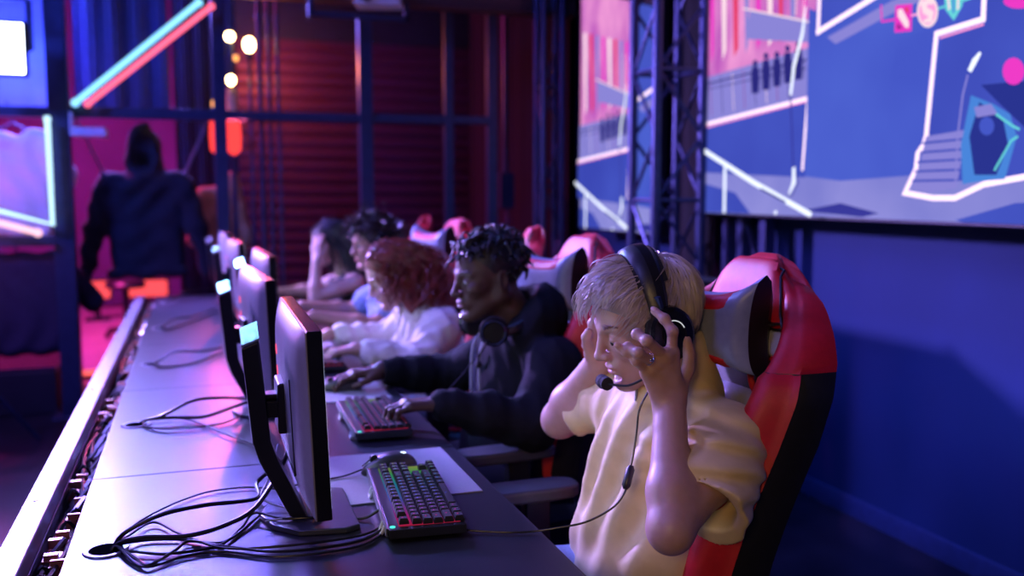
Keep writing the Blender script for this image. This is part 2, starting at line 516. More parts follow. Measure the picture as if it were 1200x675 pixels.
(B0, B1, FL, PK, LN, LP, WH, MG, MD, SH, FG, TE, AQ, LV, NV, RD, CR) = range(17)

class Pic:
    """a picture on the plane x = X, drawn in layers a fraction of a millimetre apart; points in (u, w) picture units"""
    def __init__(s, X, f): s.b = MB(); s.X = X; s.f = f; s.k = 0
    def poly(s, pts, m):
        s.k += 1
        x = s.X - .0004 * s.k
        q = [s.f(*p) for p in pts]
        s.b.add([(x, y, z) for y, z in q], [tuple(range(len(q)))], m); return s
    def line(s, pts, w, m):
        s.k += 1
        x = s.X - .0004 * s.k
        P = [Vector(s.f(*p)) for p in pts]
        ws = [q * .62 for q in (w if hasattr(w, '__len__') else [w] * len(P))]
        L, R = [], []
        for i, p in enumerate(P):
            d0 = (P[i] - P[i - 1]).normalized() if i else (P[1] - P[0]).normalized()
            d1 = (P[i + 1] - P[i]).normalized() if i < len(P) - 1 else d0
            d = (d0 + d1)
            d = d.normalized() if d.length > 1e-4 else d0
            n = Vector((-d.y, d.x)); s_ = ws[i] / 2 / max(.45, abs(n.dot(Vector((-d0.y, d0.x)))))
            L.append(p + n * s_); R.append(p - n * s_)
        k = len(P)
        s.b.add([(x, a.x, a.y) for a in L] + [(x, a.x, a.y) for a in R], [(i, i + 1, k + i + 1, k + i) for i in range(k - 1)], m); return s
    def disc(s, c, r, m, n=20, ry=None):
        return s.poly([(c[0] + r * math.cos(2 * PI * i / n), c[1] + (ry or r) * math.sin(2 * PI * i / n)) for i in range(n)], m)
    def build(s, name, parent):
        return obj(name, s.b, SMATS, parent, fixn=False)

def draw_game(P, big):
    """plaza scene: crowd terrace, neon edged walls, stairs and rail; coordinates are photo pixels of the large screen"""
    BG = [(822, -130), (1330, -130), (1330, 285), (822, 258)]
    P.poly([(826, -130), (1330, -130), (1330, 268.4), (826, 249)], B0)
    # ground
    P.poly([(826, 200), (930, 205), (985, 212), (1065, 206), (1330, 212), (1330, 268.4), (826, 249)], FL)
    P.poly([(940, 247), (985, 238), (1030, 250), (1010, 254.5)], SH)
    P.poly([(1120, 258), (1190, 238), (1330, 232), (1330, 268), (1130, 261)], B1)
    P.poly([(826, 215), (862, 226), (880, 250.5), (826, 248.5)], B1)
    # crowd terrace
    P.poly([(826, -130), (960, -130), (960, -20), (948, 118), (826, 150)], PK)
    for k in range(9):
        a = 832 + k * 13.5
        P.poly([(a, -60), (a + 7, -62), (a + 5 + k % 3, 62 - k * 3), (a + 2, 75 - k * 4)], [MG, CR, RD, LV][k % 4])
    P.poly([(880, 12), (956, 24), (955, 50), (876, 46)], LV)
    P.line([(872, 10), (956, 27)], .012, CR)
    P.line([(936, -40), (934, 18)], .01, CR); P.line([(946, -40), (943, 24)], .01, CR)
    P.poly([(826, 92), (950, 56), (950, 112), (826, 146)], LV)
    for k in range(8):
        P.line([(834 + k * 13, 92 - k * 3.2), (836 + k * 13, 136 - k * 3)], .007, [MD, FG, CR][k % 3])
    P.line([(826, 100), (890, 84), (948, 70)], .012, FG)
    P.line([(826, 106), (890, 92), (948, 80)], .006, FG)
    rnd = random.Random(3)
    for k in range(5):
        x = 888 + k * 13.0; y = 110 - k * 4.0; h = 36 + rnd.random() * 16
        P.poly([(x - 4, y), (x - 5, y - h * .55), (x - 3.5, y - h * .8), (x + 3.5, y - h * .8), (x + 5, y - h * .5), (x + 4, y - 1)], FG)
        P.disc((x, y - h * .9), 3, FG, 10, 4); P.line([(x + 6, y - 2), (x + 7, y - 24)], .006, FG)
    # wall under the terrace
    P.poly([(826, 150), (950, 114), (948, 208), (826, 202)], B1)
    P.line([(826, 147), (951, 115.5)], .026, LN); P.line([(951.5, 114), (945, 200)], .022, LN)
    P.line([(826, 151), (950, 119)], .01, LP)
    # mid wall shading
    P.poly([(953, 10), (976, 20), (968, 205), (949, 204)], B0)
    P.poly([(1056, 44), (1098, 36), (1098, 205), (1066, 206), (1040, 200)], B0)
    P.poly([(975, 50), (1055, 20), (1100, 36), (1090, 110), (1030, 150), (1040, 60)], AQ) if False else None
    # upper neon beam
    P.poly([(964, -130), (1330, -130), (1330, -60), (1040, -8), (968, 38)], B1)
    P.line([(968, -60), (964, 41)], .03, LN); P.line([(962, 39), (1042, -10), (1130, -60)], .034, LN)
    P.poly([(975, 44), (1050, 2), (1160, -40), (1160, -28), (1056, 14), (985, 52)], LV)
    # right hand portal
    P.poly([(1110, 44), (1161, 26), (1164, -60), (1330, -90), (1330, 205), (1260, 200), (1205, 208), (1150, 212), (1090, 212), (1094, 160)], B1)
    P.line([(1164, -90), (1159, 23), (1104, 40), (1092, 158)], .03, LN)
    P.line([(1160, 29), (1108, 45)], .01, LP)
    P.line([(1093, 156), (1089, 170), (1082, 180), (1080, 198), (1067, 226), (1100, 232), (1126, 232), (1160, 216), (1215, 206), (1330, 196)], .03, LN)
    # stairs
    P.poly([(1092, 160), (1140, 152), (1128, 220), (1096, 226), (1074, 222), (1084, 196)], LV)
    for k in range(5):
        P.line([(1088 - k * 3, 168 + k * 11), (1138 - k * 2, 163 + k * 12)], .012, B1)
    # glowing blade
    P.line([(1127, 220), (1130, 160), (1136, 112), (1142, 88)], .012, LV)
    P.line([(1144, 84), (1150, 72), (1157, 62)], [.028, .034, .016], WH)
    # creature of blue shards
    P.poly([(1136, 216), (1134, 170), (1146, 112), (1172, 122), (1192, 134), (1200, 160), (1186, 210), (1160, 212)], AQ)
    P.poly([(1150, 205), (1144, 160), (1156, 120), (1184, 140), (1190, 170), (1176, 205)], NV)
    P.poly([(1158, 100), (1200, 96), (1330, 90), (1330, 140), (1210, 150), (1180, 122)], NV)
    P.poly([(1150, 124), (1172, 120), (1180, 136), (1152, 140)], LP) if False else P.poly([(1150, 126), (1170, 122), (1178, 134), (1153, 138)], LV)
    P.disc((1165, 148), 9, B0, 12, 11)
    P.line([(1174, 200), (1194, 165), (1202, 160)], .012, TE); P.line([(1176, 134), (1196, 148), (1204, 152)], .012, TE)
    P.disc((1197, 84), 13, MG, 16, 16); P.disc((1203, 2), 18, MG, 16, 9)
    # team line: three badges on a wire
    P.line([(1041, 6), (1042, 26), (1060, 23)], .012, MG)
    P.poly([(1058, 7), (1078, 5), (1077, 37), (1057, 39)], MG)
    P.poly([(1061, 12), (1066, 11), (1074, 26), (1074, 33), (1070, 33), (1061, 20)], CR)
    P.poly([(1068, 10), (1074, 9), (1074, 19)], RD); P.poly([(1060.5, 27), (1067, 34), (1060, 35)], MD)
    P.line([(1077, 19), (1086, 17)], .012, LP)
    P.disc((1096.5, 14), 12.5, CR, 24, 19)
    P.disc((1096.5, 14), 10, LP, 24, 15.5)
    P.line([(1104, 4), (1098, 2), (1092, 6), (1094, 13), (1101, 17), (1100, 24), (1092, 26)], [.02, .03, .035, .035, .035, .03, .012], CR)
    P.line([(1109, 11), (1118, 8)], .012, TE)
    P.poly([(1116, -9), (1140, -14), (1138, 8), (1128, 25), (1118, 12)], TE)
    for k in range(3): P.line([(1121 + k * 6.5, -6), (1123 + k * 5, 12 + (4 if k == 1 else 0))], .014, CR if k != 1 else AQ)
    P.line([(1139, 2), (1150, -2)], .012, TE)
    # long rail in front
    P.line([(826, 172), (892, 214), (960, 252)], .036, WH)
    P.line([(858, 196), (857, 249.5)], .034, WH)
    P.line([(900, 221), (930, 237)], .014, NV)
    P.line([(918, 247), (918, 251)], .03, WH)
    # tall bent lamp
    P.line([(954, 8), (950, 40), (940, 78), (936, 112)], [.01, .028, .03, .024], WH)
    P.line([(936, 112), (938, 160), (939, 196)], .016, SH)
    P.line([(940, 196), (940, 214), (934, 228)], [.03, .034, .012], WH)
    P.line([(943, 200), (945, 214), (938, 229), (933, 229)], .008, NV)

def led_screen(X, y0, y1, z0, z1, label, f):
    t = thing('led_screen', label, 'screen', (0, 0, 0))
    b = MB()
    b.box((X + .004, y0 - .01, z0 - .012), (X + .07, y1 + .01, z1 + .01))
    b.box((X + .07, y0 + .1, z0 + .05), (X + .12, y1 - .1, z1 - .1))
    obj('housing', b, M_black, t, bevel=.003)
    P = Pic(X, f); draw_game(P, True)
    # keep only what lies on this screen
    bm = bmesh.new()
    o = P.build('picture', t)
    bm.from_mesh(o.data)
    for co, no in (((0, y0, 0), (0, -1, 0)), ((0, y1, 0), (0, 1, 0)), ((0, 0, z0), (0, 0, -1)), ((0, 0, z1), (0, 0, 1))):
        bmesh.ops.bisect_plane(bm, geom=bm.verts[:] + bm.edges[:] + bm.faces[:], plane_co=co, plane_no=no, clear_outer=True)
    bm.to_mesh(o.data); bm.free()
    return t
XS = 2.30
yL, zL = px_x(826, 249, XS)
zBig = zL
led_screen(XS, 1.45, yL, zBig, 3.1, 'large glowing LED screen on the right wall above the empty side of the chairs', lambda x, y: px_x(x, y, XS))
# the second screen shows the same picture: shift along the wall
def f2(x, y):
    a, z = px_x(x, y, XS)
    return a + (5.42 - yL), z - .125
led_screen(XS, 3.95 + .42, 5.36, 1.12, 3.0, 'narrower LED screen partly hidden behind the box truss left of the large one', f2)

# stand of the large screen
t = thing('screen_stand', 'dark frame of legs carrying the large screen against the wall', 'stand', (2.40, 3.0, 0))
for y in (.50, .68, .80):
    b = MB(); b.box((-.025, y - .025, 0), (.025, y + .025, 1.235)); obj('leg', b, M_steel, t, bevel=.003)
for z in (.3, .9):
    b = MB()
    for ya, yb in ((.50, .68), (.68, .80)): b.box((-.015, ya + .025, z), (.015, yb - .025, z + .03))
    obj('cross_bar', b, M_steel, t)
for ya, yb in ((.50, .68),):
    b = MB(); b.bar((0, ya + .03, .95), (0, yb - .03, 1.2), .02); obj('brace', b, M_steel, t)

# ------------------------------------------------------------------ trusses
def truss(loc, S, H, label, rot=0, pitch=.25, dia=.045):
    t = thing('box_truss', label, 'truss', loc, rot)
    cs = [(-S / 2, -S / 2), (S / 2, -S / 2), (S / 2, S / 2), (-S / 2, S / 2)]
    for x, y in cs:
        b = MB(); b.tube([(x, y, .012), (x, y, H)], dia / 2, 12); obj('chord', b, M_steel, t)
    for i in range(4):
        (xa, ya), (xb, yb) = cs[i], cs[(i + 1) % 4]
        b = MB(); z = .1; k = 0
        while z + pitch < H:
            a, c = ((xa, ya, z), (xb, yb, z + pitch)) if k % 2 == 0 else ((xb, yb, z), (xa, ya, z + pitch))
            b.tube([a, c], dia * .2, 8)
            if k % 2 == 0: b.tube([(xa, ya, z), (xb, yb, z)], dia * .22, 8)
            z += pitch; k += 1
        obj('lacing', b, M_steel, t)
    b = MB(); b.cbox((0, 0, .006), (S * 1.28, S * 1.28, .012)); obj('base_plate', b, M_steel, t, bevel=.003)
    return t
truss((2.14, 3.95, 0), .24, 3.4, 'box truss with diagonal lacing standing between the two screens', pitch=.3)
truss((2.22, 5.7, 0), .13, 3.4, 'slim ladder-like truss standing left of the narrower screen', pitch=.32, dia=.04)
# black cable loom and drape inside the wide truss
b = MB()
pts = []
for i in range(25):
    y = 4.06 + .11 + .0; pts.append(i)
P_ = [[(2.36 + .012 * math.sin(i * 1.5), 3.87 + i * .034, z) for z in (.02, 1.2, 2.4, 3.6)] for i in range(14)]
b.grid(P_); b.grid([[(x + .004, y, z) for x, y, z in r] for r in P_])
tag(obj('black_drape', b, mat('black_cloth', (.006, .006, .009), .9)), 'narrow black drape closing the gap between the two screens', 'drape')

def roadcase(loc, d, label):
    t = thing('flight_case', label, 'case', loc)
    x, y, z = d
    b = MB(); b.box((-x / 2, -y / 2, .1), (x / 2, y / 2, z - .18)); obj('body', b, M_black, t, bevel=.006)
    b = MB(); b.box((-x / 2, -y / 2, z - .175), (x / 2, y / 2, z)); obj('lid', b, M_black, t, bevel=.006)
    b = MB()
    for sx in (-1, 1):
        for sy in (-1, 1):
            b.box((sx * x / 2 - .012, sy * y / 2 - .012, .1), (sx * x / 2 + .012, sy * y / 2 + .012, z - .18))
            b.ball((sx * (x / 2 - .01), sy * (y / 2 - .01), z - .015), .025, 10)
    obj('corner_trim', b, M_steel, t)
    for sx in (-1, 1):
        for sy in (-1, 1):
            b = MB(); b.lathe([(.02, -.015), (.05, -.015), (.05, .015), (.02, .015)], (sx * x * .4, sy * y * .4, .05), 14, 0, Matrix.Rotation(PI / 2, 4, 'X'))
            b.cbox((sx * x * .4, sy * y * .4, .085), (.06, .05, .03)); obj('caster', b, M_rubber, t)
    b = MB(); b.box((-x / 2 - .008, -.06, z - .23), (-x / 2, .06, z - .13)); obj('latch', b, M_steel, t, bevel=.003)
roadcase((1.74, 3.45, 0), (.42, .75, 1.0), 'black flight case with steel corners in front of the box truss')
roadcase((1.85, 4.75, 0), (.35, .6, .86), 'lower black flight case behind the chairs, below the narrower screen')

b = MB()  # black sheet added to keep this stretch of wall dark
n = 50
rw = lambda o: [[(2.46 + o + .03 * math.sin(i * 1.1), 5.95 + 2.3 * i / n, z) for z in (.01, 1.3, 2.6, 3.88)] for i in range(n + 1)]
b.grid(rw(0)); b.grid([r[::-1] for r in rw(.006)])
tag(obj('stage_curtain', b, mat('stage_black', (.004, .004, .007), .95)), 'black stage curtain along the right wall beyond the slim truss', 'curtain')
# ------------------------------------------------------------------ merchandise corner at the left, lamps and neon
def neon(name, pts, r, m, label, hold=None, sm=0):
    t = thing(name, label, 'neon light', (0, 0, 0))
    b = MB(); b.tube(pts, r, 12, smooth=sm); obj('glowing_tube', b, m, t)
    for q in (pts[0], pts[-1]):
        q = Vector(q); b = MB(); b.ball(q, r * 1.35, 12); obj('end_cap', b, m if hold is None else M_white, t)
    b = MB()
    n = len(pts)
    for a, c in zip(pts[:-1], pts[1:]):
        a = Vector(a); c = Vector(c)
        for f in (.2, .8):
            q = a.lerp(c, f); b.tube([q + Vector((0, .01, 0)), q + Vector((0, .09, 0))], .006, 6)
    obj('clip', b, M_frame, t)
    return t
E_cyan = emit('neon_cyan', (.25, .68, 1.0), 1.7)
E_redn = emit('neon_red', (1.0, .13, .24), 1.7)
E_ice = emit('neon_ice', (.5, .8, 1.0), 1.7)
E_rose = emit('neon_rose', (1.0, .55, .68), 1.5)
E_ember = emit('neon_ember', (1.0, .11, .12), 1.6)
E_fluo = emit('floor_lamp_ember', (1.0, .08, .10), 1.3)
neon('neon_tube', [(-.622, 5.9, 1.85), (.07, 5.9, 2.455)], .017, E_cyan, 'pale cyan slanted neon tube, the upper one of the pair at upper left')
neon('neon_tube', [(-.555, 5.88, 1.845), (.14, 5.88, 2.435)], .016, E_redn, 'red slanted neon tube just below the cyan one')
neon('neon_angle', [(-.765, 5.85, 1.75), (-.765, 5.85, 1.69), (-.765, 5.85, 1.155), (-1.15, 5.85, 1.27)], .015, E_ice, 'icy white neon tube bent at a corner before the white T-shirt')
neon('neon_tube', [(-.84, 5.83, 1.11), (-1.25, 5.83, 1.235)], .018, E_rose, 'short rose neon tube under the bent white one')

# square stage lamp
t = thing('panel_lamp', 'blinding white square panel lamp at the upper left edge', 'lamp', (-.965, 5.6, 2.10))
b = MB(); b.box((-.15, .012, -.145), (.15, .07, .145)); obj('housing', b, M_black, t, bevel=.01)
b = MB(); b.box((-.135, -.004, -.13), (.135, .012, .13)); obj('diffuser', b, emit('lamp_panel', (.72, .8, 1.0), 12), t)
b = MB(); b.bar((-.165, .04, 0), (-.165, .04, .26), .012, .03); b.bar((.165, .04, 0), (.165, .04, .26), .012, .03); b.bar((-.17, .04, .26), (.17, .04, .26), .03, .012)
b.bar((-.165, .04, 0), (-.14, .04, 0), .02); b.bar((.165, .04, 0), (.14, .04, 0), .02); b.tube([(0, .04, .26), (0, .4, 1.09)], .015, 10); obj('yoke', b, M_frame, t)

# sheets above the beam; the blue one is added to stand for lamp haze
M_haze_sheet = mat('blue_backdrop', (.28, .34, .75), .85, var=.2, scale=4)
def drape(name, x0, x1, y, z0, z1, label, m=M_haze_sheet, folds=6, amp=.012):
    t_ = MB(); n = 60
    def row(off): return [[(x0 + (x1 - x0) * i / n, y + off + amp * math.sin(i / n * folds * 2 * PI) + amp * .4 * math.sin(i * 1.7), z0 + (z1 - z0) * j / 6) for j in range(7)] for i in range(n + 1)]
    t_.grid(row(0)); t_.grid([r[::-1] for r in row(.006)])
    return tag(obj(name, t_, m), label, 'curtain')
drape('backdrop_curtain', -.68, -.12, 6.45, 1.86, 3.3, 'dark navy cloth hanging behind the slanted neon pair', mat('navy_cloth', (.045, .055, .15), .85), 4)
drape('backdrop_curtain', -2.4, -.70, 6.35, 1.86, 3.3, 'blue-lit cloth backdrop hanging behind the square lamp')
drape('backdrop_curtain', -.1, .32, 6.9, .02, 3.3, 'dark curtain strip beside the globe lamps', mat('dark_curtain', (.03, .022, .045), .85), 4)

# hanging garments
def garment(name, vol_fn, m, label, cat, lo, hi, h=.008, sm=2):
    v = Vol(lo, hi, h); vol_fn(v)
    o = vobj(name, v, m, None, sm); return tag(o, label, cat)

def hoodie_shape(v):
    X, Y, Zt = -.28, 6.25, 1.42
    sh = lambda s: (X + s * .25, Y, Zt)
    v.rbox((X, Y, 1.12), (.22, .065, .32), .06, k=.0)
    v.cone((X - .2, Y, 1.40), (X + .2, Y, 1.40), .062, .062, .05)
    v.cone((X, Y, 1.42), (X, Y, 1.5), .11, .09, .06)
    for s in (-1, 1):
        v.cone((X + s * .22, Y, 1.38), (X + s * .30, Y - .02, 1.12), .075, .065, .04)
        v.cone((X + s * .30, Y - .02, 1.12), (X + s * .36, Y - .03, .84), .065, .05, .03)
    v.rbox((X, Y, .84), (.235, .075, .035), .03, k=.02)
    v.ell((X, Y + .02, 1.58), (.115, .11, .175), k=.05)
    v.cone((X, Y + .03, 1.66), (X + .005, Y + .02, 1.745), .06, .03, .04)
    v.ell((X, Y - .1, 1.57), (.072, .09, .125), k=.02, op='s')
    v.disp(lambda x, y, z: .005 * np.sin(z * 40 + 9 * x + 4 * np.sin(x * 11)) + .006 * np.sin(x * 36 + 5 * np.sin(z * 7)))
M_hood = mat('black_cotton', (.014, .014, .024), .9, var=.2, scale=40, sheen=.1)
garment('hooded_sweatshirt', hoodie_shape, M_hood, 'black hooded sweatshirt hanging on cords in the framework', 'sweatshirt', (-.78, 6.05, .76), (.22, 6.45, 1.84))
for i, (a, c) in enumerate([((-.66, 6.0, 1.84), (-.52, 6.22, 1.46)), ((.13, 6.0, 1.84), (-.04, 6.22, 1.46))]):
    b = MB(); b.tube([a, c], .009, 8); b.ball(a, .016, 8); b.ball(c, .018, 8)
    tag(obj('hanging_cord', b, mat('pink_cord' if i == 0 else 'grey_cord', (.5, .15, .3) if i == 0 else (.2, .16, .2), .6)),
        ['pink-lit slanted cord from the thick post down to the hoodie shoulder', 'thin grey cord down to the right shoulder of the hoodie'][i], 'cord')

def tee_shape(v):
    X, Y = -1.0, 6.21
    v.rbox((X, Y, 1.38), (.20, .05, .31), .045, k=0)
    v.cone((X - .15, Y, 1.66), (X + .15, Y, 1.66), .05, .05, .04)
    for s in (-1, 1): v.cone((X + s * .17, Y, 1.63), (X + s * .26, Y - .01, 1.43), .07, .085, .03)
    v.ell((X, Y - .02, 1.74), (.085, .09, .06), k=.02, op='s')
    v.disp(lambda x, y, z: .006 * np.sin(x * 45 + 3 * np.sin(z * 9)) + .003 * np.sin(z * 50 + x * 20))
garment('t_shirt', tee_shape, mat('white_cotton', (.78, .74, .8), .9, var=.03), 'white short-sleeved T-shirt on a hanger behind the bent neon', 'shirt', (-1.45, 6.08, 1.02), (-.6, 6.36, 1.82))
b = MB(); b.tube([(-1.17, 6.21, 1.66), (-1.0, 6.21, 1.75), (-.83, 6.21, 1.66)], .007, 8); b.tube([(-1.0, 6.21, 1.75), (-1.0, 6.1, 1.85), (-1.0, 6.0, 1.845)], .004, 8, smooth=4)
tag(obj('clothes_hanger', b, M_steel), 'wire hanger carrying the white T-shirt', 'hanger')

def tan_shape(v):
    X, Y = .16, 6.55
    v.rbox((X, Y, 1.08), (.12, .07, .27), .06, k=0)
    v.cone((X - .1, Y, 1.3), (X + .1, Y, 1.36), .06, .06, .05)
    for s in (-1, 1): v.cone((X + s * .1, Y, 1.3), (X + s * .17, Y - .02, 1.02), .06, .05, .03)
    v.cone((X + .09, Y, 1.36), (X + .1, Y, 1.44), .05, .045, .03)
    v.disp(lambda x, y, z: .005 * np.sin(x * 40 + 4 * np.sin(z * 8)))
garment('tan_jacket', tan_shape, mat('tan_cotton', (.55, .33, .16), .85), 'tan jacket on a stand lit warm beneath the globe lamps', 'jacket', (-.2, 6.35, .78), (.5, 6.75, 1.55))
b = MB(); b.tube([(.16, 6.55, .02), (.16, 6.55, .85)], .018, 10); b.lathe([(.11, 0), (.11, .012), (.03, .03)], (.16, 6.55, 0), 20)
tag(obj('garment_stand', b, M_frame), 'dark round-based stand under the tan jacket', 'stand')

def dark_shape(v):
    X, Y = -.98, 6.15
    v.rbox((X, Y, .66), (.24, .07, .30), .06, k=0)
    for s in (-1, 1): v.cone((X + s * .2, Y, .9), (X + s * .38, Y - .02, .68), .08, .07, .03)
    v.cone((X - .18, Y, .92), (X + .18, Y, .92), .06, .06, .04)
    v.disp(lambda x, y, z: .006 * np.sin(x * 38 + 4 * np.sin(z * 8)))
garment('dark_sweatshirt', dark_shape, mat('navy_cotton', (.02, .02, .05), .9), 'dark navy sweatshirt hanging below the lower left beam', 'sweatshirt', (-1.5, 5.95, .32), (-.45, 6.33, 1.03))
b = MB(); b.tube([(-1.0, 6.15, .93), (-1.0, 6.1, 1.0), (-1.0, 6.03, 1.055)], .006, 8)
tag(obj('clothes_hook', b, M_steel), 'small hook holding the navy sweatshirt to the beam', 'hook')

# pale plate under the beam
b = MB(); b.box((-.66, 5.93, 1.665), (-.47, 6.13, 1.715)); b.box((-.66, 5.93, 1.715), (-.645, 6.03, 1.80)); 
tag(obj('bracket_plate', b, mat('pale_plate', (.6, .62, .75), .4), bevel=.006), 'pale metal plate tucked below the beam beside the thick post', 'plate')

# warm globe lamps on a pole
E_bulb = emit('warm_bulb', (1.0, .62, .25), 24)
E_bulb2 = emit('orange_bulb', (1.0, .38, .10), 2.2)
E_lant = emit('red_lantern', (1.0, .05, .05), 1.6)
t = thing('globe_lamp_pole', 'pole of warm glowing globe bulbs and a red lantern beside the shutter', 'lamp', (.262, 6.35, 0))
b = MB(); b.lathe([(.055, 0), (.055, .015), (.02, .03), (.014, .05), (.014, 2.36), (.02, 2.37)], n=16); obj('pole', b, M_frame, t)
for x, y, z, r, m in [(-.005, -.03, 2.335, .03, E_bulb), (-.005, -.03, 2.06, .027, E_bulb), (.03, -.03, 2.2, .017, E_bulb2), (-.105, -.03, 1.905, .026, E_bulb2)]:
    q = MB(); q.ball((x, y, z), (r, r, r * (1.25 if r < .03 else 1.05)), 16); bb = obj('bulb', q, m, t)
    q = MB(); q.lathe([(r * .5, 0), (r * .55, r * .9), (r * .2, r)], (x, y, z + r * .85), 12); obj('socket', q, M_frame, bb)
b = MB(); b.bar((-.105, -.03, 1.97), (0, 0, 1.99), .01); b.bar((0, 0, 2.4), (0, -.03, 2.4), .01); obj('arm', b, M_frame, t)
for x, z in ((-.1, 1.70), (0.0, 1.70)):
    q = MB(); q.lathe([(.012, -.12), (.045, -.09), (.05, 0), (.045, .09), (.012, .12)], (x, -.035, z), 16); obj('lantern', q, E_lant, t)
b = MB(); b.lathe([(.035, 1.84), (.036, 1.85), (.036, 2.0), (.035, 2.01)], n=14); obj('sleeve', b, mat('amber_sleeve', (.7, .45, .25), .5), t)
t = thing('strip_lamp', 'bright warm vertical strip lamp at the left edge of the shutter', 'lamp', (.375, 6.32, 0))
b = MB(); b.lathe([(.05, 0), (.05, .012), (.015, .025), (.011, .04), (.011, 2.22)], n=14); obj('pole', b, M_frame, t)
q = MB(); q.ball((0, -.02, 2.285), (.036, .036, .05), 16); obj('bulb', q, E_bulb, t)
q = MB(); q.lathe([(.02, 2.2), (.024, 2.21), (.02, 2.25)], (0, -.01, 0), 12); obj('socket', q, M_frame, t)

# red floor lights far behind
for i, (x, y, z, w, hh) in enumerate([(-.98, 10.4, .32, .26, .09), (-.50, 10.4, .32, .42, .085)]):
    t = thing('light_bar', ['square glowing red light box left of the far floor', 'wider glowing red light bar just beyond the end of the desks'][i], 'lamp', (x, y, .012))
    b = MB(); b.box((-w / 2, -.02, z - hh), (w / 2, .02, z + hh)); obj('diffuser', b, E_fluo, t, bevel=.02)
    b = MB(); b.box((-w / 2 - .02, .02, z - hh - .02), (w / 2 + .02, .08, z + hh + .02)); b.box((-.03, .02, 0), (.03, .06, z)); b.box((-.12, -.06, 0), (.12, .12, .02)); obj('housing', b, M_black, t)
b = MB()
nn = [(-.2, 7.1, .062), (-.55, 7.1, .062), (-.81, 7.1, .062), (-.86, 7.1, .077), (-.875, 7.1, .102), (-.85, 7.1, .127), (-.8, 7.1, .127)]
t = thing('neon_floor_tube', 'red-orange neon tube with a curled end lying on the floor', 'neon light')
b.tube(nn, .02, 12, smooth=5); obj('glowing_tube', b, E_ember, t)
b = MB(); b.box((-.86, 7.08, .012), (-.2, 7.13, .042)); obj('base', b, M_black, t)
# low dark equipment box at the left
t = thing('low_stage_block', 'dark low block with slatted top at lower left', 'block', (-1.5, 6.6, 0))
b = MB(); b.box((-1.0, -.5, 0), (.68, .45, .26)); obj('body', b, M_dark, t, bevel=.008)
b = MB()
for i in range(8): b.box((-1.0, -.48 + i * .115, .26), (.68, -.40 + i * .115, .285))
obj('slat', b, mat('dark_slat', (.05, .03, .05), .4), t)
t = thing('tripod', 'dark folded tripod legs standing before the left block', 'tripod', (-1.15, 5.3, 0))
for k in range(3):
    b = MB(); a = k * 2 * PI / 3 + .4; b.tube([(.35 * math.cos(a), .35 * math.sin(a), .012), (0, 0, .5)], .012, 8); obj('leg', b, M_frame, t)
b = MB(); b.tube([(0, 0, .45), (0, 0, .8)], .015, 8); b.ball((0, 0, .5), .03, 10); obj('column', b, M_frame, t)
t = thing('rolling_stool', 'small dark stool standing on the magenta floor', 'stool', (-.62, 9.2, .012))
b = MB(); b.lathe([(.02, .44), (.17, .45), (.18, .48), (.16, .51), (.02, .52)], n=20); obj('seat', b, M_black, t)
b = MB(); b.lathe([(.03, .06), (.03, .44)], n=12); obj('column', b, M_black, t)
for k in range(5):
    b = MB(); a = k * 2 * PI / 5; b.tube([(0, 0, .08), (.2 * math.cos(a), .2 * math.sin(a), .05)], .015, 8); b.ball((.2 * math.cos(a), .2 * math.sin(a), .026), .026, 10); obj('leg', b, M_black, t)

b = MB(); b.prism([(-2.6, 6.9), (-.36, 6.9), (-.36, 11.6), (-2.6, 11.6)], .0, .012)  # paler floor patch added so the magenta light shows on the dark floor
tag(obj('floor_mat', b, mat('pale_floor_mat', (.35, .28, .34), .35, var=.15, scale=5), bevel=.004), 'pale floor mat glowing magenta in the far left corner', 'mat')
# ------------------------------------------------------------------ desks, trench, monitors, keyboards, mice, cables
DZ = .75
SEAM = [1.13, 2.02, 2.918, 3.80, 4.69, 5.58]
GX = -.155
GY = [1.60, 2.47, 3.35, 4.25, 5.25]
ORD = ['nearest', 'second', 'third', 'fourth', 'farthest']
M_hole = mat('hole_black', (.003, .003, .004), 1.0, spec=0)
M_groove = mat('grommet_rim', (.3, .3, .34), .3, .5)
for i in range(5):
    y0, y1 = SEAM[i] + .0012, SEAM[i + 1] - .0012
    yc = (y0 + y1) / 2
    t = thing('gaming_desk', ['nearest charcoal desk, carrying the front monitor and backlit keyboard', 'second charcoal desk of the row, under the man in the dark hoodie',
                              'third charcoal desk, in front of the red-haired woman', 'fourth charcoal desk, in front of the player in the denim vest',
                              'farthest charcoal desk, under the elbow of the woman in the tank top'][i], 'desk', (0, yc, 0), 0, 'row of gaming desks')
    h = (y1 - y0) / 2
    b = MB(); b.box((-.215, -h, DZ - .028), (.55, h, DZ)); obj('tabletop', b, M_desk, t, bevel=.002)
    b = MB(); b.box((.55, -h, DZ - .028), (.5525, h, DZ - .001)); obj('edge_band', b, M_edge, t)
    for s in (-1, 1):
        b = MB(); b.box((-.16, s * (h - .03) - .018, 0), (.42, s * (h - .03) + .018, DZ - .03)); obj('side_panel', b, M_black, t, bevel=.003)
    b = MB(); b.box((-.15, -h + .055, .25), (-.13, h - .055, DZ - .03)); obj('modesty_panel', b, M_black, t)
    q = MB(); q.lathe([(.026, DZ - .001), (.0265, DZ + .0025), (.034, DZ + .003), (.036, DZ + .0005)], (GX, GY[i] - yc, 0), 28)
    g = obj('cable_grommet', q, M_groove, t)
    q = MB(); q.lathe([(.0001, DZ + .0011), (.027, DZ + .0011), (.027, DZ + .0005), (.0001, DZ + .0005)], (GX, GY[i] - yc, 0), 28)
    obj('hole', q, M_hole, g)

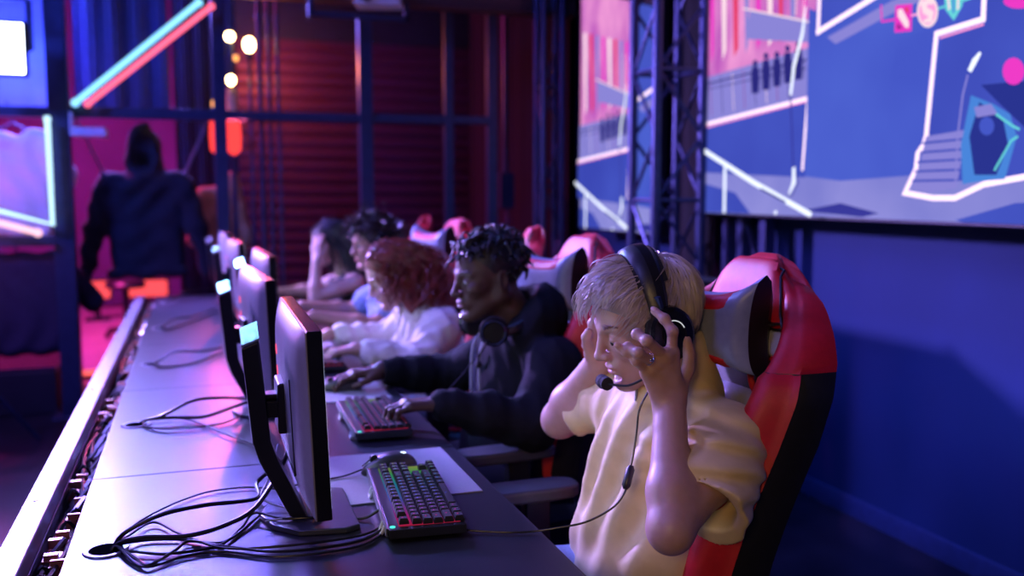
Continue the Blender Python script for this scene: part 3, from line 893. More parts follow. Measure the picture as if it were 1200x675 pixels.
# aluminium rail and the cable trench between rail and desks
t = thing('edge_rail', 'long pale aluminium rail along the back of the desks', 'rail', (-.297, 3.5, 0))
b = MB(); b.box((-.025, -2.6, DZ - .05), (.023, 2.1, DZ + .004)); obj('rail_profile', b, M_alu, t, bevel=.004)
for y in (-1.6, -.55, .45, 1.4):
    b = MB(); b.lathe([(.0001, DZ + .0055), (.004, DZ + .0055), (.005, DZ + .004)], (-.005, y, 0), 10); obj('screw', b, M_black, t)
for y in (-2.4, -.9, .6, 1.98):
    b = MB(); b.box((-.022, y - .02, 0), (.018, y + .02, DZ - .05)); obj('leg', b, M_black, t)
t = thing('cable_trench', 'narrow dark cable trench running between the pale rail and the desks', 'cable tray', (-.2445, 3.5, 0))
b = MB(); b.box((-.0275, -2.6, DZ - .075), (.0275, 2.1, DZ - .068)); b.box((-.0285, -2.6, DZ - .075), (-.0265, 2.1, DZ - .03)); b.box((.0265, -2.6, DZ - .075), (.0285, 2.1, DZ - .03)); obj('tray', b, M_black, t)
b = MB(); rnd = random.Random(11)
y = -2.5
while y < 2.05:
    w = rnd.uniform(.015, .045); k = rnd.random(); x = rnd.uniform(-.012, .012); z = DZ - .068
    if k < .4:
        b.box((x - .014, y, z), (x + .014, y + w, z + rnd.uniform(.018, .04)), 0); b.box((x - .011, y + .003, z + .03), (x + .011, y + w * .4, z + .046), 0)
    elif k < .75:
        b.tube([(x - .02, y, z + .01), (x, y + w * .5, z + .045), (x + .018, y + w, z + .012)], .0035, 6, 1, smooth=4)
    else:
        b.bar((x - .02, y, z + .006), (x + .02, y + w, z + .05), .010, .006, 2)
    y += w * .9 + rnd.uniform(.002, .02)
for k in range(4):
    b.tube([(.02 * math.sin(j * 1.3 + k), -2.55 + j * .24, DZ - .058 + .008 * k + .006 * math.sin(j * 2.1 + k)) for j in range(20)], .004, 6, 1, smooth=4)
o = obj('plug_clutter', b, [mat('copper_plug', (.45, .17, .11), .4, .3), M_rubber, mat('bright_clip', (.5, .5, .55), .3, .7)], t); o['kind'] = 'stuff'

# monitors ------------------------------------------------------------
M_panel = mat('silver_grey_housing', (.30, .29, .31), .36, .2, var=.05, scale=80, bump=.05, bscale=700)
M_standm = mat('black_satin', (.012, .012, .018), .3, .2, var=.1)
M_base = mat('dark_blue_grey_base', (.06, .065, .085), .32, .3)
M_cap = mat('stand_top_mirror', (.55, .6, .62), .16, .8, var=.02)  # mirror cap added so the upright's top catches a cyan highlight
E_scr = emit_noise('screen_glow', (.35, .45, .9), (.75, .8, 1.0), 3.0, 6)
E_logo = emit('logo_ring', (1.0, .12, .25), 1.2)
def make_monitor(label, loc, rz):
    """local: +x to the player, y along the row; the back is -x"""
    t = thing('gaming_monitor', label, 'monitor', loc, rz, 'monitors along the desks')
    # base: shield shaped plate, rounded at the back
    out = [(.085, -.105), (.085, .105), (.06, .118), (-.02, .105), (-.062, .06), (-.078, .0), (-.062, -.06), (-.02, -.105), (.06, -.118)]
    b = MB(); b.prism(out, 0, .011); obj('base_plate', b, M_base, t, bevel=.003)
    # flat bent upright
    path = [(-.012, .011), (-.062, .115), (-.073, .15), (-.088, .335)]
    hw = [.05, .036, .033, .038]; th = [.030, .032, .031, .030]
    vs = []; b = MB()
    for (x, z), w, d in zip(path, hw, th):
        for sx, sy in ((-1, -1), (1, -1), (1, 1), (-1, 1)):
            vs.append((x + sx * d / 2, sy * w, z + (.0 if z < .3 else (sx * .006 + .010 * sy))))
    fs = [(3, 2, 1, 0)] + [(i * 4 + j, i * 4 + (j + 1) % 4, (i + 1) * 4 + (j + 1) % 4, (i + 1) * 4 + j) for i in range(3) for j in range(4)] + [(12, 13, 14, 15)]
    b.add(vs, fs); u = obj('upright', b, M_standm, t, bevel=.004)
    q = MB(); q.add([(vs[12 + i][0] * .999, vs[12 + i][1] * .96, vs[12 + i][2] + .001) for i in range(4)] + [(vs[12 + i][0] * .999, vs[12 + i][1] * .96, vs[12 + i][2] + .005) for i in range(4)],
                    [(3, 2, 1, 0), (4, 5, 6, 7), (0, 1, 5, 4), (1, 2, 6, 5), (2, 3, 7, 6), (3, 0, 4, 7)]); obj('top_cap', q, M_cap, u)
    b = MB(); b.box((-.078, -.026, .19), (-.032, .026, .222)); b.box((-.066, -.02, .222), (-.02, .02, .232)); b.box((-.045, -.045, .165), (-.030, .045, .255)); obj('mount_arm', b, M_standm, t, bevel=.004)
    # panel, leaning back a little, back bulging
    P = Matrix.Translation((-.003, 0, .224)) @ Matrix.Rotation(math.radians(-2), 4, 'Y')
    W, H = .25, .15
    n = 20
    rows = []
    for i in range(n + 1):
        v = -1 + 2 * i / n; r = []
        for j in range(n + 1):
            u_ = -1 + 2 * j / n
            d = .008 + .022 * max(0, (1 - abs(u_) ** 4)) ** .6 * max(0, (1 - abs(v) ** 5)) ** .6
            cz = -.10 * max(0, 0) 
            r.append(P @ Vector((-d - .0, u_ * W * .995, v * H * .995)))
        rows.append(r)
    b = MB(); b.grid(rows)
    k = n + 1
    ring = [rows[0][j] for j in range(k)] + [rows[i][n] for i in range(1, k)] + [rows[n][j] for j in range(n - 1, -1, -1)] + [rows[i][0] for i in range(n - 1, 0, -1)]
    Pi = P.inverted()
    fr = []
    for q_ in ring:
        l = Pi @ q_; fr.append(P @ Vector((.004, l.y, l.z)))
    m_ = len(ring); b.add(ring + fr, [(i, (i + 1) % m_, m_ + (i + 1) % m_, m_ + i) for i in range(m_)]); b.add(fr, [tuple(range(m_))])
    hs = obj('rear_housing', b, M_panel, t, angle=50)
    q = MB()
    q.bar(P @ Vector((-.0275, -.155, -.10)), P @ Vector((-.0275, -.155, .06)), .0025, .004, 0); q.bar(P @ Vector((-.0285, -.155, -.10)), P @ Vector((-.0295, .155, -.10)), .0025, .004, 0)
    obj('vent_slot', q, M_black, hs)
    q = MB()
    for a in (-.02, .02): q.lathe([(.006, -.0008), (.010, -.0008), (.010, .0008), (.006, .0008)], (0, 0, 0), 16, 0, P @ Matrix.Translation((-.0302, .1, .05 + a)) @ Matrix.Rotation(PI / 2, 4, 'Y'))
    obj('logo_light', q, E_logo, hs)
    b = MB(); b.box((-.006, -W - .0005, -H - .0005), (.018, W + .0005, H + .0005), 0, P); obj('bezel', b, M_blackgloss, t, bevel=.002)
    b = MB(); b.box((.0175, -W + .008, -H + .016), (.0188, W - .008, H - .008), 0, P); obj('screen', b, E_scr, t)
    return t
mons = [((.173, 1.665, DZ), -.012, 'nearest monitor, seen edge-on with its silver back to the left'), ((.155, 2.53, DZ - 0), .07, 'second monitor, silver back with small red lights, just behind the nearest'),
        ((.235, 3.40, DZ), .04, 'third monitor, its silver back rising right of the others beyond the second'), ((.175, 4.28, DZ), .05, 'fourth monitor, a thin upright sliver far down the row'), ((.16, 5.14, DZ), .03, 'farthest monitor, at the end of the desks')]
m0 = make_monitor(mons[0][2], mons[0][0], mons[0][1])
for l, r, lab in mons[1:]: dup(m0, l, r, lab)

# mouse pads ---------------------------------------------------------
M_pad = mat('lavender_grey_pad', (.25, .24, .30), .75, var=.04, scale=200, bump=.1, bscale=1200)
def pad(x0, x1, y0, y1, label):
    b = MB(); b.prism([(x0, y0), (x1, y0), (x1, y1), (x0, y1)], DZ, DZ + .003)
    tag(obj('mouse_pad', b, M_pad, bevel=.001), label, 'mouse pad', 'mouse pads')
pad(.175, .52, 1.685, 2.015, 'pale lavender mouse pad in front of the young man with light hair')
pad(.22, .52, 2.56, 2.90, 'pale mouse pad under the hand of the man in the dark hoodie')
pad(.22, .52, 3.45, 3.78, 'pale mouse pad beneath the red-haired woman\'s right hand')

# keyboards ----------------------------------------------------------
M_key = mat('black_keycap', (.010, .010, .013), .5, spec=.3, var=.1)
M_kb = mat('keyboard_body', (.02, .022, .03), .33, .2)
M_foot = mat('pale_foot', (.6, .6, .68), .3)
def rainbow(name, s):
    m = bpy.data.materials.new(name); m.use_nodes = True; nt = m.node_tree; nt.nodes.remove(nt.nodes['Principled BSDF'])
    e = nt.nodes.new('ShaderNodeEmission'); e.inputs['Strength'].default_value = s
    tc = nt.nodes.new('ShaderNodeTexCoord'); sp = nt.nodes.new('ShaderNodeSeparateXYZ'); mr = nt.nodes.new('ShaderNodeMapRange')
    mr.inputs['From Min'].default_value = -.18; mr.inputs['From Max'].default_value = .18
    rp = nt.nodes.new('ShaderNodeValToRGB'); cr = rp.color_ramp
    cols = [(0, (1, .03, .05)), (.18, (.8, .05, .5)), (.4, (.2, .2, 1)), (.65, (.05, .5, .9)), (.85, (.1, .8, .3)), (1, (.7, .7, .1))]
    cr.elements[0].position = 0; cr.elements[0].color = (*cols[0][1], 1); cr.elements[1].position = 1; cr.elements[1].color = (*cols[-1][1], 1)
    for p_, c in cols[1:-1]:
        el = cr.elements.new(p_); el.color = (*c, 1)
    nt.links.new(tc.outputs['Object'], sp.inputs[0]); nt.links.new(sp.outputs['Y'], mr.inputs['Value']); nt.links.new(mr.outputs[0], rp.inputs[0]); nt.links.new(rp.outputs[0], e.inputs['Color'])
    nt.links.new(e.outputs[0], nt.nodes['Material Output'].inputs['Surface']); return m
E_rgb = rainbow('key_backlight', .3)
E_kblogo = emit('keyboard_logo', (.1, .95, .8), 1.0)
U = .0187
ROWS = [[1, -.8, 1, 1, 1, 1, -.4, 1, 1, 1, 1, -.4, 1, 1, 1, 1, -.25, 1, 1, 1],
        [1] * 13 + [2, -.25, 1, 1, 1],
        [1.5] + [1] * 12 + [1.5, -.25, 1, 1, 1],
        [1.75] + [1] * 11 + [2.25],
        [2.25] + [1] * 10 + [2.75, -1.25, 1],
        [1.25, 1.25, 1.25, 6.25, 1.25, 1.25, 1.25, 1.25, -.25, 1, 1, 1]]
_keys = {}
def keymesh(w):
    if w in _keys: return _keys[w]
    hx, hy = .0083, w * U / 2 - .0011
    b = MB()
    lo = [(-hx, -hy), (hx, -hy), (hx, hy), (-hx, hy)]
    vs = [(x, y, 0) for x, y in lo] + [(x * .98, y * .98 if w > 1 else y * .97, .004) for x, y in lo] + [(x * .72 - .0006, y - math.copysign(.0022, y), .0095) for x, y in lo]
    fs = [(3, 2, 1, 0)] + [(a * 4 + i, a * 4 + (i + 1) % 4, a * 4 + 4 + (i + 1) % 4, a * 4 + 4 + i) for a in (0, 1) for i in range(4)] + [(8, 9, 10, 11)]
    b.add(vs, fs, 0)
    b.add([(-.0022 + dx, -.0016 + dy, .00965) for dx, dy in ((-.0012, 0), (.0012, 0), (.0012, .0032), (-.0012, .0032))], [(0, 1, 2, 3)], 1)
    _keys[w] = (b, None); return _keys[w]
_kcache = {}
def make_keyboard(label, loc, rz, detail=True):
    """local: +x towards the player, y from Esc (-) to the arrow keys (+)"""
    t = thing('mechanical_keyboard', label, 'keyboard', loc, rz, 'keyboards')
    A, B = .066, .182
    b = MB(); b.prism([(-A, -B), (A, -B), (A, B), (-A, B)], .008, .024); b.box((-A - .003, -B + .004, .012), (-A, B - .004, .026)); obj('body', b, M_kb, t, bevel=.003)
    b = MB()
    for y in (-.13, .02, .13): b.box((-A + .002, y - .018, 0), (-A + .03, y + .018, .009))
    for y in (-.14, .14): b.box((A - .02, y - .02, 0), (A - .004, y + .02, .009))
    obj('rubber_foot', b, M_rubber, t)
    for y in (-.135, .06):
        b = MB(); b.tube([(-A - .004, y - .012, .020), (-A - .009, y - .010, .006), (-A - .009, y + .010, .006), (-A - .004, y + .012, .020)], .003, 8, smooth=4); obj('kick_foot', b, M_foot, t)
    b = MB(); b.box((-A - .0046, -B + .008, .011), (-A - .003, B - .008, .0255)); obj('silver_edge', b, M_alu, t)
    b = MB(); b.box((-A + .018, -B + .014, .024), (A - .008, B - .012, .0245)); obj('backlight', b, E_rgb, t)
    b = MB(); b.lathe([(.0001, .0252), (.005, .0252), (.005, .024)], (-A + .0075, -B + .014, 0), 14); obj('logo', b, E_kblogo, t)
    if detail:
        for ri, row in enumerate(ROWS):
            x = -A + .027 + ri * U * .98 + (.004 if ri else 0); y = -B + .010
            z = .0255 + [.003, .0015, .0005, 0, .0005, .001][ri]
            for w in row:
                if w < 0: y += -w * U; continue
                if w not in _kcache:
                    kb, _ = keymesh(w); o = obj('keycap', kb, [M_key, E_rgbkey], t, fixn=False); _kcache[w] = o.data
                    o.location = (x, y + w * U / 2, z)
                else:
                    o = bpy.data.objects.new('keycap', _kcache[w]); COL.objects.link(o); o.parent = t; o.location = (x, y + w * U / 2, z)
                y += w * U
    else:
        b = MB()
        for ri, row in enumerate(ROWS):
            x = -A + .027 + ri * U * .98; y = -B + .010
            for w in row:
                if w < 0: y += -w * U; continue
                b.box((x - .0075, y + .001, .0255), (x + .0075, y + w * U - .001, .034)); y += w * U
        obj('key_field', b, M_key, t)
    return t
def key_glow():
    """legend light that takes its colour from the place along the keyboard (world y of each key)"""
    m = rainbow('key_legend', .7)
    nt = m.node_tree
    oi = nt.nodes.new('ShaderNodeObjectInfo'); sp = [n for n in nt.nodes if n.type == 'SEPXYZ'][0]
    mr = [n for n in nt.nodes if n.type == 'MAP_RANGE'][0]
    nt.links.new(oi.outputs['Location'], sp.inputs[0])
    fr = nt.nodes.new('ShaderNodeMath'); fr.operation = 'FRACT'
    dv = nt.nodes.new('ShaderNodeMath'); dv.operation = 'MULTIPLY_ADD'; dv.inputs[1].default_value = 1 / .86; dv.inputs[2].default_value = -.16
    nt.links.new(sp.outputs['Y'], dv.inputs[0]); nt.links.new(dv.outputs[0], fr.inputs[0]); nt.links.new(fr.outputs[0], mr.inputs['Value'])
    mr.inputs['From Min'].default_value = .52; mr.inputs['From Max'].default_value = .96
    return m
E_rgbkey = key_glow()
make_keyboard('rainbow backlit keyboard at the front, nearest to the camera', (.372, 1.650, DZ), -.085)
make_keyboard('black backlit keyboard under the left hand of the man in the dark hoodie', (.415, 2.295, DZ), -.02)
make_keyboard('dark keyboard in front of the red-haired woman', (.40, 3.17, DZ), -.05, False)
make_keyboard('dark keyboard in front of the player in the denim vest', (.38, 4.0, DZ), -.02, False)
make_keyboard('dark keyboard on the farthest desk', (.40, 5.2, DZ), 0, False)

# mice ---------------------------------------------------------------
M_mouse = mat('mouse_shell', (.035, .034, .04), .32, var=.1)
def make_mouse(label, loc, rz):
    """local: -x is the front of the mouse"""
    t = thing('gaming_mouse', label, 'mouse', loc, rz, 'mice')
    n, k = 28, 12
    rows = []
    for i in range(k + 1):
        f = i / k; r = []
        for j in range(n):
            a = 2 * PI * j / n
            w = .031 + .003 * math.cos(2 * a); L = .062
            x = L * math.cos(a) * (1 - .02 * f); y = w * math.sin(a) * (1 - .10 * math.cos(a) ** 2 * .6)
            s = math.cos(f * PI / 2) ** .55
            z = .002 + .037 * math.sin(f * PI / 2) ** .9 * (1 - .28 * ((x * s - .012) / .06) ** 2) 
            r.append((x * s, y * s, z))
        rows.append(r)
    b = MB(); b.grid([[rows[i][j] for i in range(k + 1)] for j in range(n)], close_u=True); obj('shell', b, M_mouse, t)
    b = MB(); b.lathe([(.004, -.004), (.0095, -.0035), (.0095, .0035), (.004, .004)], (-.034, 0, .030), 16, 0, Matrix.Rotation(PI / 2, 4, 'X')); obj('scroll_wheel', b, M_rubber, t)
    b = MB(); b.bar((-.06, 0, .0185), (-.042, 0, .0312), .0016, .002); obj('button_gap', b, M_rubber, t)
    b = MB(); b.ball((.028, 0, .0365), (.008, .006, .0016), 12); obj('logo', b, emit('mouse_logo', (.7, .9, 1), 2.5), t)
    return t
mz = DZ + .003
mo = make_mouse('dark mouse with a lit logo behind the front keyboard on the lavender pad', (.372, 1.868, mz), .12)
dup(mo, (.40, 2.715, mz), 0, 'mouse under the right hand of the man in the dark hoodie')
dup(mo, (.36, 3.57, mz), 0, 'mouse beneath the red-haired woman\'s right hand')

# cables -------------------------------------------------------------
def at(x, y, z):
    cy, sy, cp, sp = math.cos(YAW), math.sin(YAW), math.cos(PITCH), math.sin(PITCH)
    r = Vector((cy, -sy, 0)) * (x - 600) + Vector((sy * sp, cy * sp, cp)) * (337.5 - y) + Vector((sy * cp, cy * cp, -sp)) * FPX
    q = r * ((z - EYE) / r[2])
    return (q[0], q[1], z)
def cable(pts, r, label, group, m=M_rubber):
    b = MB(); b.tube(pts, r, 8, smooth=8)
    return tag(obj('cable', b, m), label, 'cable', group)
cz = DZ + .005
g0 = 'cables from the nearest desk hole to the nearest monitor'
l0 = 'thin dark cable fanning out from the nearest desk hole towards the nearest monitor'
def gro(i, dy=0): return [(GX + .004, GY[i] + dy, DZ - .03), (GX + .014, GY[i] + dy, DZ + .006)]
cable(gro(0, .004) + [at(150, 622, DZ + .03), at(190, 603, DZ + .05), at(240, 592, DZ + .045), at(300, 584, DZ + .03), (.10, 1.80, DZ + .03), (.15, 1.74, DZ + .09), (.158, 1.70, DZ + .14)], .0038,
      'thick dark cable arching highest from the nearest desk hole', g0)
cable(gro(0, 0) + [at(165, 630, DZ + .02), at(218, 628, DZ + .02), at(262, 616, DZ + .03), at(300, 594, DZ + .05), (.14, 1.72, DZ + .08), (.152, 1.69, DZ + .13)], .0040,
      'thick glossy cable from the nearest desk hole, second in height, lifting behind the upright', g0)
for w, pz in enumerate([[(170, 633), (215, 632), (258, 636), (288, 618), (318, 590)], [(160, 655), (175, 662), (205, 645), (222, 634), (262, 640), (330, 646), (420, 634), (460, 612)],
                        [(168, 664), (215, 652), (260, 646), (330, 652), (420, 640), (458, 618)], [(150, 628), (180, 612), (212, 626), (262, 642), (330, 640), (420, 628), (455, 612)]]):
    cable(gro(0, -.004 + w * .002) + [at(*q, cz + .002 * (w % 2)) for q in pz], .0022 + .0005 * (w < 2), l0, g0)
g1 = 'cables from the second desk hole'
for w, (pz, zz, r) in enumerate([([(190, 487), (225, 470), (260, 466), (300, 468)], (.03, .05, .045, .02), .0042), ([(185, 490), (215, 489), (240, 488), (270, 478), (298, 468)], (.015, .012, .012, .03, .05), .0045),
                                 ([(175, 501), (215, 502), (260, 496), (290, 484)], (.004,) * 4, .0025), ([(200, 490), (225, 493), (260, 507), (300, 522)], (.004,) * 4, .0025)]):
    cable(gro(1, .002 * w) + [at(*q, DZ + .003 + e) for q, e in zip(pz, zz)], r, ['dark cable arching highest from the second desk hole', 'glossy cable rising at its far end from the second desk hole',
          'thin cable lying flat on the desk from the second hole', 'thin cable drooping towards the camera from the second desk hole'][w], g1)
for gi, grp, labs, paths in [(2, 'cables from the third desk hole', ['pale-sheened cable arching from the third desk hole', 'thin dark cable lying flat from the third desk hole'],
                              [[(185, 424), (205, 412), (240, 411), (275, 404)], [(190, 430), (225, 426), (262, 412)]]),
                             (3, 'cables from the fourth desk hole', ['pale-sheened cable arching from the fourth desk hole', 'thin dark cable lying flat from the fourth desk hole'],
                              [[(192, 382), (206, 373), (225, 371), (252, 362)], [(195, 386), (222, 378), (258, 364)]]),
                             (4, 'cables from the farthest desk hole', ['dark cable arching from the farthest desk hole'], [[(203, 350), (218, 342), (240, 339), (255, 336)]])]:
    for w, (pz, lab) in enumerate(zip(paths, labs)):
        n = len(pz)
        cable(gro(gi, .002 * w) + [at(*q, DZ + .004 + (.035 * math.sin(PI * (i + .7) / n) if w == 0 else 0)) for i, q in enumerate(pz)], .0045 - .0015 * w, lab, grp)
cable([(.300, 1.60, DZ + .018), (.27, 1.60, cz), (.225, 1.615, cz), (.18, 1.60, DZ + .0165), (.13, 1.615, DZ + .016), (.085, 1.66, DZ + .016), (.06, 1.62, cz), (.02, 1.55, cz), (-.06, 1.54, cz), (-.12, 1.57, cz), (-.152, 1.598, DZ - .02)], .0026, 'braided cable leaving the back edge of the front keyboard', 'peripheral cables')
cable([(.312, 1.86, mz + .012), (.27, 1.855, mz + .003), (.2, 1.84, mz + .003), (.14, 1.82, cz), (.08, 1.85, cz), (.0, 1.84, cz), (-.08, 1.76, cz), (-.13, 1.66, cz), (-.15, 1.60, DZ - .02)], .0018, 'thin mouse cable crossing the lavender pad', 'peripheral cables')
cable([(.14, 1.80, DZ + .10), (.115, 1.74, DZ + .05), (.10, 1.70, DZ + .03), (.135, 1.67, DZ + .018), (.165, 1.65, DZ + .018), (.15, 1.62, DZ + .016), (.10, 1.61, DZ + .016)], .0017, 'thin pale looped cable on the base of the nearest monitor', 'peripheral cables', mat('pale_cable', (.4, .42, .5), .35))
# ------------------------------------------------------------------ racing style gaming chairs
def lerp_tab(tab, s):
    xs, ys = zip(*tab); return float(np.interp(s, xs, ys))
def sm01(a, b, x):
    t = min(1, max(0, (x - a) / (b - a))); return t * t * (3 - 2 * t)
WTAB = [(0, .22), (.3, .228), (.55, .248), (.72, .262), (.80, .252), (.88, .222), (.95, .192), (.985, .172), (1.0, .155), (1.02, .13), (1.036, .095), (1.04, .07)]
def bx(s): return -.165 - .175 * s + .022 * math.sin(min(1, s / .6) * PI)
def bz(s): return .44 + .745 * s
def thick(s):
    return .066 * math.sqrt(max(.01, 1 - max(0, min(1, (s - .95) / .09)) ** 2))
def front(s, t):
    """front surface of the backrest; s up 0..1, t across -1..1"""
    w = lerp_tab(WTAB, s)
    dep = lerp_tab([(0, .075), (.2, .10), (.6, .105), (.78, .075), (.84, .045), (.95, .02), (1, .0)], s)
    g = dep * sm01(.58, .84, abs(t)) - .055 * sm01(.86, 1.0, abs(t)) * (dep / .1)
    rt = 1 - .5 * sm01(.93, 1, s) * 0
    zdrop = .045 * sm01(.35, 1, abs(t)) ** 1.3 * sm01(.82, 1, s)
    return Vector((bx(s) + g - (.066 - thick(s)) * .5, t * w, bz(s) - zdrop))
def back(s, t):
    w = lerp_tab(WTAB, s)
    zdrop = .045 * sm01(.35, 1, abs(t)) ** 1.3 * sm01(.82, 1, s)
    dep = lerp_tab([(0, .075), (.2, .10), (.6, .105), (.78, .075), (.84, .045), (.95, .02), (1, .0)], s)
    return Vector((bx(s) - .066 + (.066 - thick(s)) * .5 + .022 * abs(t) ** 3 * thick(s) / .066, t * w, bz(s) - zdrop))
def surf(s, t):
    """front surface for |t| <= 1, then round the side to the back at |t| = 2"""
    if abs(t) <= 1: return front(s, t)
    g = math.copysign(1, t); q = abs(t) - 1
    return front(s, g).lerp(back(s, g), q) + Vector((0, g * .010 * math.sin(q * PI), 0))
def patch(s0, s1, t0, t1, lift=.004, puff=.010, ns=14, nt=12, seams=()):
    b = MB()
    rows = []
    def nrm(s, t):
        e = .01
        a = surf(min(1.04, s + e), t) - surf(max(0, s - e), t); c = surf(s, t + e) - surf(s, t - e)
        n = c.cross(a); n.normalize(); return n if n.x > 0 or True else -n
    for i in range(ns + 1):
        u = i / ns; r = []
        for j in range(nt + 1):
            v = j / nt
            s = s0 + (s1 - s0) * u; t = t0 + (t1 - t0) * v
            e = min(u, 1 - u, v * 1.0, (1 - v) * 1.0) * 6
            h = lift + puff * math.sqrt(max(0, min(1, e) * (2 - min(1, e))))
            for q in seams: h -= .006 * math.exp(-((s - q) / .008) ** 2)
            if i in (0, ns) or j in (0, nt): h = -.0015
            r.append(surf(s, t) + nrm(s, t) * h)
        rows.append(r)
    b.grid([[r[j] for r in rows] for j in range(nt + 1)]); return b

def make_chair(label, loc, rz):
    """local +x is where the sitter looks"""
    t = thing('gaming_chair', label, 'chair', loc, rz, 'gaming chairs')
    # backrest shell
    ns, nt = 60, 44
    b = MB(); ring = []
    ts = [-1 + 2 * j / nt for j in range(nt + 1)]
    rows = []
    for i in range(ns + 1):
        s = 1.04 * i / ns
        rows.append([front(s, q) for q in ts] + [back(s, q) for q in reversed(ts)])
    m_ = len(rows[0])
    def shell(name, ra, rb, m):
        q = MB(); k = rb - ra + 1
        q.add([p for r in rows[ra:rb + 1] for p in r], [(i * m_ + j, i * m_ + (j + 1) % m_, (i + 1) * m_ + (j + 1) % m_, (i + 1) * m_ + j) for i in range(k - 1) for j in range(m_)] + [tuple(range(m_)), tuple((k - 1) * m_ + j for j in range(m_))])
        return obj(name, q, m, t, angle=50)
    sp = int(round(ns * .787 / 1.04))
    shell('backrest_shell', 0, sp, M_blkleather); shell('headrest_shell', sp, ns, M_red)
    hp = obj('headrest_panel', patch(.86, 1.028, -.60, .60, .004, .007, 28, 16), M_red, t, angle=60)
    q = MB(); lp = [(s_, t_) for t_ in (-.6, .6) for s_ in ((.86, .90, .95, 1.0, 1.02) if t_ < 0 else (1.02, 1.0, .95, .90, .86))] + [(.86, .3), (.86, 0), (.86, -.3), (.86, -.6)]
    q.tube([surf(s_, t_) + Vector((.0045, 0, .001)) for s_, t_ in lp], .0028, 6, smooth=3); obj('piping', q, M_blkleather, hp)
    obj('headrest_strip', patch(.79, .857, -.60, .60, .004, .008, 8), M_grey, t, angle=60)
    obj('back_cushion', patch(.05, .70, -.56, .56, .004, .014, 44, 14, (.30, .50, .60)), M_grey, t, angle=60)
    for sg in (-1, 1):
        a, c = sorted((sg * .72, sg * 1.04))
        obj('side_bolster', patch(.04, .782, a, c, .004, .007, 40, 14), M_red, t, angle=60)
        q = MB(); f = front(.755, sg * .40); n = 20
        q.tube([f + Vector((.012, .02 * math.cos(k * 2 * PI / n), .042 * math.sin(k * 2 * PI / n))) for k in range(n + 1)], .006, 8, cap=False); obj('slot_rim', q, M_red, t)
    # neck pillow
    n = 22
    cx, cz_ = -.232, 1.066
    def pil(u, v, side):
        y = .146 * u * (1 - .10 * (1 - abs(v) ** 2)); z = .077 * v * (1 - .15 * (1 - u * u)) + .030 * max(0, v) ** 2 * abs(u) ** 3 + .006 * (v < 0) * -abs(u) ** 3 + .012
        th = .030 * max(0, 1 - abs(u) ** 8) ** .5 * max(0, 1 - abs(v) ** 4) ** .5 + .024 * max(0, 1 - abs(v) ** 6) ** .5 + .002
        px, a = side * th - .02 * z, .24
        return Vector((cx + px * math.cos(a) - y * math.sin(a), px * math.sin(a) + y * math.cos(a) + .008, cz_ + z))
    b = MB()
    F = [[pil(-1 + 2 * i / n, -1 + 2 * j / n, 1) for j in range(n + 1)] for i in range(n + 1)]
    B_ = [[pil(-1 + 2 * i / n, -1 + 2 * j / n, -1) for j in range(n + 1)] for i in range(n + 1)]
    b.grid(F); b.grid([r[::-1] for r in B_], 1)
    for e in (0, n):
        b.grid([[F[e][j], B_[e][j]] for j in range(n + 1)], 1); b.grid([[F[j][e], B_[j][e]] for j in range(n + 1)], 1)
    pw = obj('neck_pillow', b, [M_pillow, M_blkleather], t, angle=70)
    def strip(u0, u1, v0, v1, m, nm, lift=.0025):
        q = MB(); R = []
        for i in range(13):
            u = u0 + (u1 - u0) * i / 12; r = []
            for j in range(9):
                v = v0 + (v1 - v0) * j / 8
                p = pil(u, v, 1); e = .003
                nn = (pil(min(.999, u + e), v, 1) - pil(max(-.999, u - e), v, 1)).cross(pil(u, min(.999, v + e), 1) - pil(u, max(-.999, v - e), 1)); nn.normalize()
                r.append(p + nn * (lift if 0 < i < 12 and 0 < j < 8 else -.001))
            R.append(r)
        q.grid(R); return obj(nm, q, m, pw, angle=60)
    strip(-.72, .72, .56, .965, M_red, 'pillow_top_patch'); strip(-.72, .72, -.965, -.66, M_red, 'pillow_bottom_patch')
    b = MB()
    for k in range(11):
        u = -.42 + k * .075; w = .045
        h0, h1 = (-.42, -.24) if k % 3 else (-.42, -.18)
        p = [pil(u, h0, 1), pil(u + w, h0, 1), pil(u + w, h0 + .05, 1), pil(u, h0 + .05, 1)]
        d = Vector((.0012, 0, 0)); b.add([x + d for x in p], [(0, 1, 2, 3)])
        p = [pil(u, h0, 1), pil(u + .016, h0, 1), pil(u + .016, h1, 1), pil(u, h1, 1)]; b.add([x + d for x in p], [(0, 1, 2, 3)])
        if k % 2: p = [pil(u, h1 - .05, 1), pil(u + w, h1 - .05, 1), pil(u + w, h1, 1), pil(u, h1, 1)]; b.add([x + d for x in p], [(0, 1, 2, 3)])
    obj('embroidery', b, mat_embroid, pw, fixn=False)
    b = MB()
    for sg in (-1, 1): b.bar((cx - .02, sg * .10, cz_ + .02), (bx(.8) - .06, sg * .14, cz_ + .03), .03, .004)
    obj('strap', b, M_blkleather, pw)
    # seat
    b = MB(); R = []
    for i in range(25):
        u = -1 + 2 * i / 24; r = []
        for j in range(25):
            v = -1 + 2 * j / 24
            x = .02 + .25 * u; y = v * (.255 - .02 * abs(u)); hgt = .455 + .035 * sm01(.6, .85, abs(v)) - .05 * sm01(.9, 1, abs(v)) - .06 * sm01(.75, 1, u) - .02 * sm01(.9, 1, -u)
            r.append((x, y, hgt))
        R.append(r)
    b.grid(R); R2 = [[(x * .97, y * .96, .36 + .02 * abs(y)) for x, y, z in r] for r in R]; b.grid([r[::-1] for r in R2])
    for e in (0, 24): b.grid([[R[e][j], R2[e][j]] for j in range(25)]); b.grid([[R[j][e], R2[j][e]] for j in range(25)])
    obj('seat', b, M_blkleather, t, angle=60)
